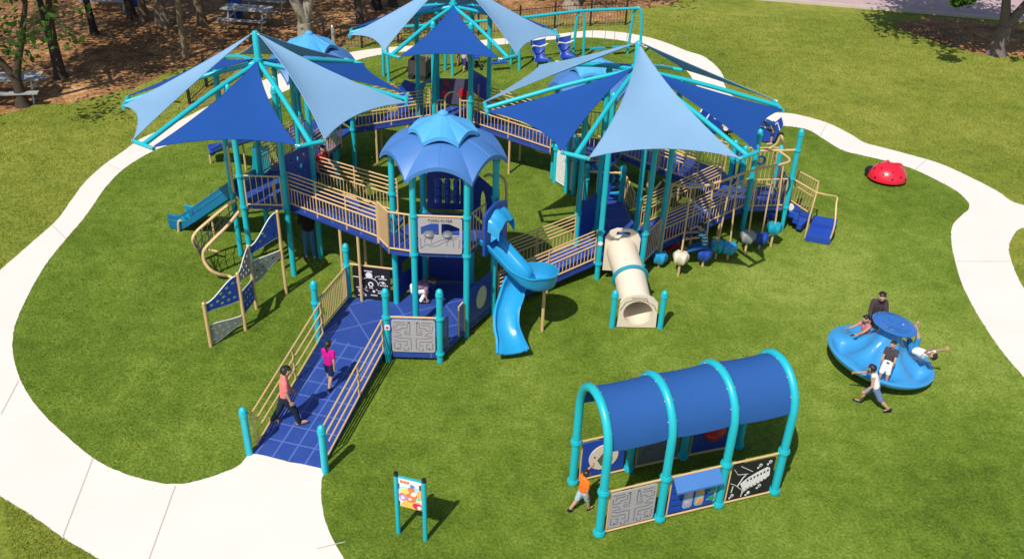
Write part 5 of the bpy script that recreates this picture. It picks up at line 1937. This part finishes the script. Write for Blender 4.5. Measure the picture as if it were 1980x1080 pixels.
def person(label, loc, yaw, H, pose, shirt, pants, shoes=(.02, .02, .025), hair=(.012, .01, .01), skin=(.45, .26, .17), sleeve=.6, pant=1., long_hair=0, group=None, ground=True, stripes=None, pitch=0, sleeves_bare=False):
    """pose: lean, head (pitch, turn), la/ra (forward, out, elbow), ll/rl (forward, out, knee) in degrees"""
    root = thing('person', label, 'person', loc, group)
    Z = V((0, 0, 1))
    fwd = V((0, 1, 0))
    lean = R(pose.get('lean', 3))
    RL = Matrix.Rotation(-lean, 3, 'X')
    hip = V((0, 0, 0))
    spine = RL @ V((0, 0, 1))
    chest = hip + spine * .20 * H
    neck = hip + spine * .305 * H
    hp, ht = pose.get('head', (0, 0))
    RH = RL @ Matrix.Rotation(R(ht), 3, 'Z') @ Matrix.Rotation(-R(hp), 3, 'X')
    head = neck + (RL @ V((0, .012, .03))) * H + RH @ V((0, .012, .075)) * H
    hr = .066 * H * (1.12 if H < 1.4 else 1)

    def chain(root_, a, o, bend, L1, L2, M, s, knee=False):
        d = M @ V((s * math.sin(R(o)), math.sin(R(a)) * math.cos(R(o)), -math.cos(R(a)) * math.cos(R(o))))
        j = root_ + d * L1
        b2 = a - bend if knee else a + bend
        o2 = o * (.5 if knee else .4)
        d2 = M @ V((s * math.sin(R(o2)), math.sin(R(b2)) * math.cos(R(o2)), -math.cos(R(b2)) * math.cos(R(o2))))
        return j, j + d2 * L2, d2
    body, sh, pn = MB(), MB(), MB()
    feet, hands = [], []
    I = Matrix.Identity(3)
    pts_all = []
    joints = {}
    for s, k in ((-1, 'll'), (1, 'rl')):
        a, o, b = pose.get(k, (0, 3, 0))
        hj = hip + V((s * .048 * H, 0, -.02 * H))
        kn, an, d2 = chain(hj, a, o, b, .235 * H, .225 * H, I, s, True)
        joints[k] = (hj, kn, an, d2)
    for s, k in ((-1, 'la'), (1, 'ra')):
        a, o, b = pose.get(k, (0, 8, 10))
        sj = neck + RL @ V((s * .098 * H, 0, -.03 * H))
        el, wr, d2 = chain(sj, a, o, b, .165 * H, .14 * H, RL, s)
        joints[k] = (sj, el, wr, d2)
    fd = {}
    for k in ('ll', 'rl'):
        hj, kn, an, d2 = joints[k]
        f = V((0, 1, 0)) - d2 * d2.y * .75 * 1.0
        f = f.normalized() if f.length > .3 else V((0, 1, 0))
        fd[k] = f
    low = min(min(joints[k][2].z - .035 * H, (joints[k][2] + fd[k] * .09 * H).z - .02 * H) for k in ('ll', 'rl'))
    lift = -low if ground else 0
    Y = Matrix.Rotation(yaw - PI / 2, 3, 'Z') @ Matrix.Rotation(R(pitch), 3, 'X')
    W = lambda p: V(loc) + Y @ (p if ground is False else p) + V((0, 0, lift))
    q = lambda m, a, b, r0, r1: m.cap(W(a), W(b), r0 * H, r1 * H, 10)
    # trunk, neck, head
    for m, e in ((body, 0), (sh, .010)):
        for s in (-1, 1):
            q(m, hip + V((s * .034 * H, 0, .01 * H)), chest + RL @ V((s * .04 * H, 0, 0)), .056 + e, .056 + e)
            q(m, chest + RL @ V((s * .04 * H, 0, 0)), neck + RL @ V((s * .052 * H, 0, -.045 * H)), .056 + e, .046 + e * .6)
        q(m, neck + RL @ V((-.085 * H, 0, -.03 * H)), neck + RL @ V((.085 * H, 0, -.03 * H)), .034 + e * .6, .034 + e * .6)
    q(body, neck - spine * .02 * H, head, .030, .030)
    hw = lambda x, y, z: head + RH @ V((x, y, z)) * hr
    body.cap(W(hw(0, -.12, .12)), W(hw(0, .08, .1)), hr * .92, hr * .9, 14)
    body.cap(W(hw(0, .25, -.35)), W(hw(0, .42, -.52)), hr * .66, hr * .42, 12)
    body.cap(W(hw(0, .92, .0)), W(hw(0, 1.03, -.2)), hr * .1, hr * .15, 8)
    for s in (-1, 1):
        body.cap(W(hw(s * .88, -.02, .1)), W(hw(s * .9, -.06, -.18)), hr * .15, hr * .1, 8)
        body.cap(W(hw(s * .3, .62, -.22)), W(hw(s * .4, .5, -.3)), hr * .3, hr * .3, 8)
    hm_ = MB()
    hm_.cap(W(hw(0, -.26, .22)), W(hw(0, -.04, .36)), hr * .95, hr * .84, 14)
    hm_.cap(W(hw(-.42, .34, .66)), W(hw(.42, .34, .66)), hr * .32, hr * .32, 10)
    hm_.cap(W(hw(0, -.45, -.1)), W(hw(0, -.4, -.45)), hr * .62, hr * .4, 12)
    if long_hair == 1:      # pony tail
        hm_.cap(W(hw(0, -.95, .25)), W(hw(0, -1.25, -.5)), hr * .3, hr * .28, 10)
        hm_.cap(W(hw(0, -1.25, -.5)), W(hw(0, -1.1, -1.7)), hr * .28, hr * .12, 10)
    if long_hair == 2:
        hm_.cap(W(hw(-.35, -.5, -.2)), W(hw(-.4, -.7, -1.9)), hr * .55, hr * .35, 10)
        hm_.cap(W(hw(.35, -.5, -.2)), W(hw(.4, -.7, -1.9)), hr * .55, hr * .35, 10)
    for k in ('la', 'ra'):
        sj, el, wr, d2 = joints[k]
        s = -1 if k == 'la' else 1
        q(body, sj, el, .032, .025)
        q(body, el, wr, .025, .017)
        if sleeve and not sleeves_bare:
            t = min(1, sleeve)
            q(sh, sj, sj.lerp(el, t), .042, .039)
            if sleeve > 1:
                q(sh, sj.lerp(el, 1), el.lerp(wr, sleeve - 1), .037, .028)
        # palm, fingers, thumb
        side = d2.cross(V((0, 0, 1)))
        side = side.normalized() if side.length > .2 else V((s, 0, 0))
        side = V((0, 1, 0)) - d2 * d2.y
        side = side.normalized() if side.length > .2 else V((s, 0, 0))
        palmn = d2.cross(side).normalized() * (s)
        pe = wr + d2 * .045 * H
        for w_ in (-.014, .0, .014):
            q(body, wr + side * w_ * .5 * H, pe + side * w_ * H, .012, .012)
        for i, (w_, L) in enumerate(((-.021, .034), (-.007, .042), (.007, .044), (.021, .038))):
            a_ = pe + side * w_ * H
            b_ = a_ + (d2 * .85 + side * w_ * 6 - palmn * .1).normalized() * L * .55 * H
            c_ = b_ + (d2 * .75 - palmn * .65).normalized() * L * .5 * H
            q(body, a_, b_, .0068, .0062)
            q(body, b_, c_, .0062, .0052)
        ta = wr + d2 * .014 * H + side * .016 * H
        tb_ = ta + (side * .8 + d2 * .6).normalized() * .026 * H
        q(body, ta, tb_, .0085, .007)
        q(body, tb_, tb_ + (d2 * .9 + side * .2 - palmn * .3).normalized() * .02 * H, .007, .0055)
    for k in ('ll', 'rl'):
        hj, kn, an, d2 = joints[k]
        q(body, hj, kn, .052, .036)
        q(body, kn, kn.lerp(an, .35), .036, .036)
        q(body, kn.lerp(an, .35), an, .036, .022)
        t = min(1, pant * 2)
        q(pn, hj, hj.lerp(kn, t), .063, .05 if pant >= .5 else .056)
        if pant > .5:
            q(pn, kn, kn.lerp(an, (pant - .5) * 2 * .97), .047, .036)
        f = fd[k]
        dn_ = d2
        q(body, an, an + f * .085 * H - Z * 0, .02, .016)
        fm = MB()
        sole = an + dn_ * .012 * H
        fm.cap(W(sole - f * .025 * H), W(sole + f * .085 * H), .027 * H, .023 * H, 10)
        fm.cap(W(sole + f * .06 * H), W(sole + f * .105 * H + dn_ * .004 * H), .025 * H, .02 * H, 10)
        fm.cap(W(an + dn_ * -.01 * H), W(sole), .026 * H, .027 * H, 10)
        remesh(fm, .008 * H, 'shoe', cloth_m('shoe %.2f' % sum(shoes), shoes), root, 1)
    for s in (-1, 1):
        q(pn, hip + V((s * .034 * H, 0, .035 * H)), hip + V((s * .045 * H, 0, -.03 * H)), .064, .064)
    sk = mat('skin %.2f' % sum(skin), skin, .55, .06, 8, spec=.3)
    bd = remesh(body, .0062 * H, 'body', sk, root, 1)
    remesh(sh, .009 * H, 'shirt', cloth_m('shirt %.2f %.2f %.2f' % shirt, shirt, stripes), root, 1)
    remesh(pn, .009 * H, 'trousers' if pant > .7 else 'shorts', cloth_m('legs %.2f %.2f %.2f' % pants, pants), root, 1)
    remesh(hm_, .009 * H, 'hair', mat('hair %.2f' % sum(hair), hair, .5, .3, 20), root, 1)
    for s in (-1, 1):
        MB().cap(W(hw(s * .34, .86, .06)), W(hw(s * .36, .87, .06)), hr * .1, hr * .1, 8).build('eye', black_m(), root)
    MB().cap(W(hw(-.18, .8, -.52)), W(hw(.18, .8, -.52)), hr * .06, hr * .06, 8).build('mouth', mat('lips', (.35, .12, .1), .5), root)
    return root


def rampz(p):
    t = (p.y - 11.8) / (14.9 - 11.8)
    return .03 + .17 * max(0, min(1, t)) + .004


p = at(557, 817, .09)
person('boy in salmon t-shirt and dark jeans striding up the entry ramp', z1(p, rampz(p)), R(18), 1.30, dict(lean=4, head=(6, 10), la=(14, 8, 12), ra=(6, 8, 14), ll=(-20, 3, 12), rl=(27, 3, 16)), (.75, .2, .19), (.018, .028, .045), (.3, .17, .12), sleeve=.62)
p = at(640, 746, .13)
person('girl with ponytail in magenta t-shirt and navy shorts walking up the ramp', z1(p, rampz(p)), R(72), 1.03, dict(lean=2, la=(12, 8, 10), ra=(-14, 8, 12), ll=(12, 2, 8), rl=(-16, 2, 14)), (.5, .012, .24), (.015, .022, .06), (.02, .02, .04), sleeve=.62, pant=.36, long_hair=1)
p = at(800, 583, .2)
person('crouching child in patterned blue shirt and white trousers on the lower deck', z1(p, .21), R(15), 1.12, dict(lean=68, head=(-10, 0), la=(60, 10, 20), ra=(50, 10, 30), ll=(95, 8, 120), rl=(85, 8, 115)), (.04, .25, .42), (.8, .78, .78), sleeve=.6, stripes=((.55, .06, .08), 'DIAGONAL', 9))
p = at(601, 497)
person('long haired person in black top and jeans standing in the shade under the left tower', p, R(110), 1.42, dict(lean=4, la=(25, 6, 60), ra=(20, 6, 50), ll=(4, 2, 2), rl=(-3, 2, 2)), (.035, .025, .025), (.07, .16, .3), (.4, .38, .38), long_hair=2, sleeve=1.7)
p = at(1124, 986)
person('small boy in orange t-shirt reaching for the arched tunnel', p, R(35), .88, dict(lean=3, head=(5, 25), la=(95, 22, 12), ra=(-6, 8, 18), ll=(-22, 3, 18), rl=(20, 3, 10)), (.8, .17, .02), (.35, .45, .52), (.02, .025, .04), hair=(.025, .014, .01), sleeve=.6, pant=.42)
p = at(1706, 562, 1.22)
person('boy in charcoal long sleeved top standing behind the spinner table', z1(p, 0), R(-95), 1.25, dict(lean=6, head=(12, -6), la=(28, 10, 14), ra=(28, 10, 14), ll=(2, 3, 2), rl=(-2, 3, 2)), (.06, .045, .05), (.03, .03, .04), sleeve=1.9)
p = at(1676, 634, .70)
person('child with dark hair seated behind the spinner, half hidden by the table', z1(p, .52), R(-160), 1.05, dict(lean=6, head=(10, 0), la=(70, 10, 20), ra=(60, 10, 20), ll=(85, 6, 70), rl=(85, 6, 70)), (.5, .2, .2), (.03, .03, .05), ground=False)
p = at(1706, 737, .36)
person('boy in charcoal t-shirt and white shorts leaning on the spinner cone', z1(p, .36), R(-120), .92, dict(lean=-12, head=(14, -20), la=(28, 6, 30), ra=(20, 6, 40), ll=(10, 4, 8), rl=(16, 4, 14)), (.06, .05, .062), (.8, .78, .78), (.03, .03, .06), sleeve=.62, pant=.48)
p = at(1768, 676, .62)
person('child lying back on the spinner with legs raised', z1(p, .62), R(120), 1.05, dict(lean=0, head=(15, 0), la=(120, 14, 10), ra=(140, 14, 10), ll=(75, 5, 40), rl=(95, 8, 30)), (.75, .73, .74), (.03, .2, .42), (.6, .3, .3), ground=False, pitch=78, pant=.4, sleeve=.6)
p = at(1683, 787)
person('boy in white tank top and blue shorts running while pushing the spinner', p, R(162), 1.06, dict(lean=22, head=(-12, -30), la=(20, 25, 40), ra=(78, 14, 12), ll=(-32, 4, 18), rl=(38, 4, 26)), (.82, .8, .8), (.13, .2, .36), (.015, .02, .05), sleeve=0, pant=.45, sleeves_bare=True)
p = at(1362, 480, .5)
person('boy in blue and white striped shirt sitting astride a stepping pod', z1(p, .62), R(172), 1.15, dict(lean=14, head=(10, 0), la=(75, 10, 15), ra=(70, 12, 20), ll=(72, 12, 10), rl=(66, 14, 12)), (.015, .13, .3), (.02, .1, .3), (.6, .05, .05), ground=False, stripes=((.45, .6, .68), 'Z', 3.6), sleeve=.7, pant=.8)
p = at(1399, 276)
person('child in white shirt and black shorts behind the arm of the right canopy', p, R(75), .8, dict(lean=6, la=(10, 14, 40), ra=(20, 16, 50), ll=(-10, 4, 6), rl=(12, 4, 6)), (.75, .6, .56), (.012, .012, .016), (.4, .3, .2), sleeve=.6, pant=.42)
p = at(1489, 277)
person('adult in blue clothes bending over the rocker by the path', p, R(196), 1.15, dict(lean=62, head=(-20, 0), la=(20, 6, 10), ra=(30, 6, 12), ll=(6, 4, 6), rl=(-6, 4, 6)), (.02, .075, .26), (.02, .05, .17), (.55, .4, .38), sleeve=.55, pant=.5)
p = at(886, 127)
person('child in cream top near the pushchair under the far sail', p, R(200), .85, dict(lean=4, la=(10, 10, 20), ra=(14, 10, 20), ll=(8, 4, 6), rl=(-8, 4, 8)), (.7, .55, .4), (.35, .2, .1), sleeve=.6, pant=.5)
p = at(897, 138)
person('person in violet shorts and pale top walking past the swings', p, R(60), .95, dict(lean=6, la=(16, 8, 20), ra=(-10, 8, 20), ll=(14, 4, 6), rl=(-14, 4, 10)), (.45, .4, .5), (.06, .04, .2), (.5, .12, .05), sleeve=.6, pant=.45)
p = at(1292, 470, .25)
person('child in violet and red clothes crawling in the shade under the long bridge', z1(p, .02), R(10), 1.05, dict(lean=72, head=(-30, 0), la=(75, 8, 4), ra=(85, 8, 4), ll=(20, 8, 95), rl=(40, 8, 100)), (.06, .02, .14), (.38, .02, .04), (.4, .05, .05))
p = at(626, 362, 1.76)
person('child in red shirt crossing the upper bridge near the left tower', z1(p, 1.76), R(-30), 1.05, dict(lean=6, la=(20, 8, 30), ra=(-10, 8, 20), ll=(14, 4, 8), rl=(-14, 4, 10)), (.4, .02, .03), (.03, .04, .1), sleeve=.6)
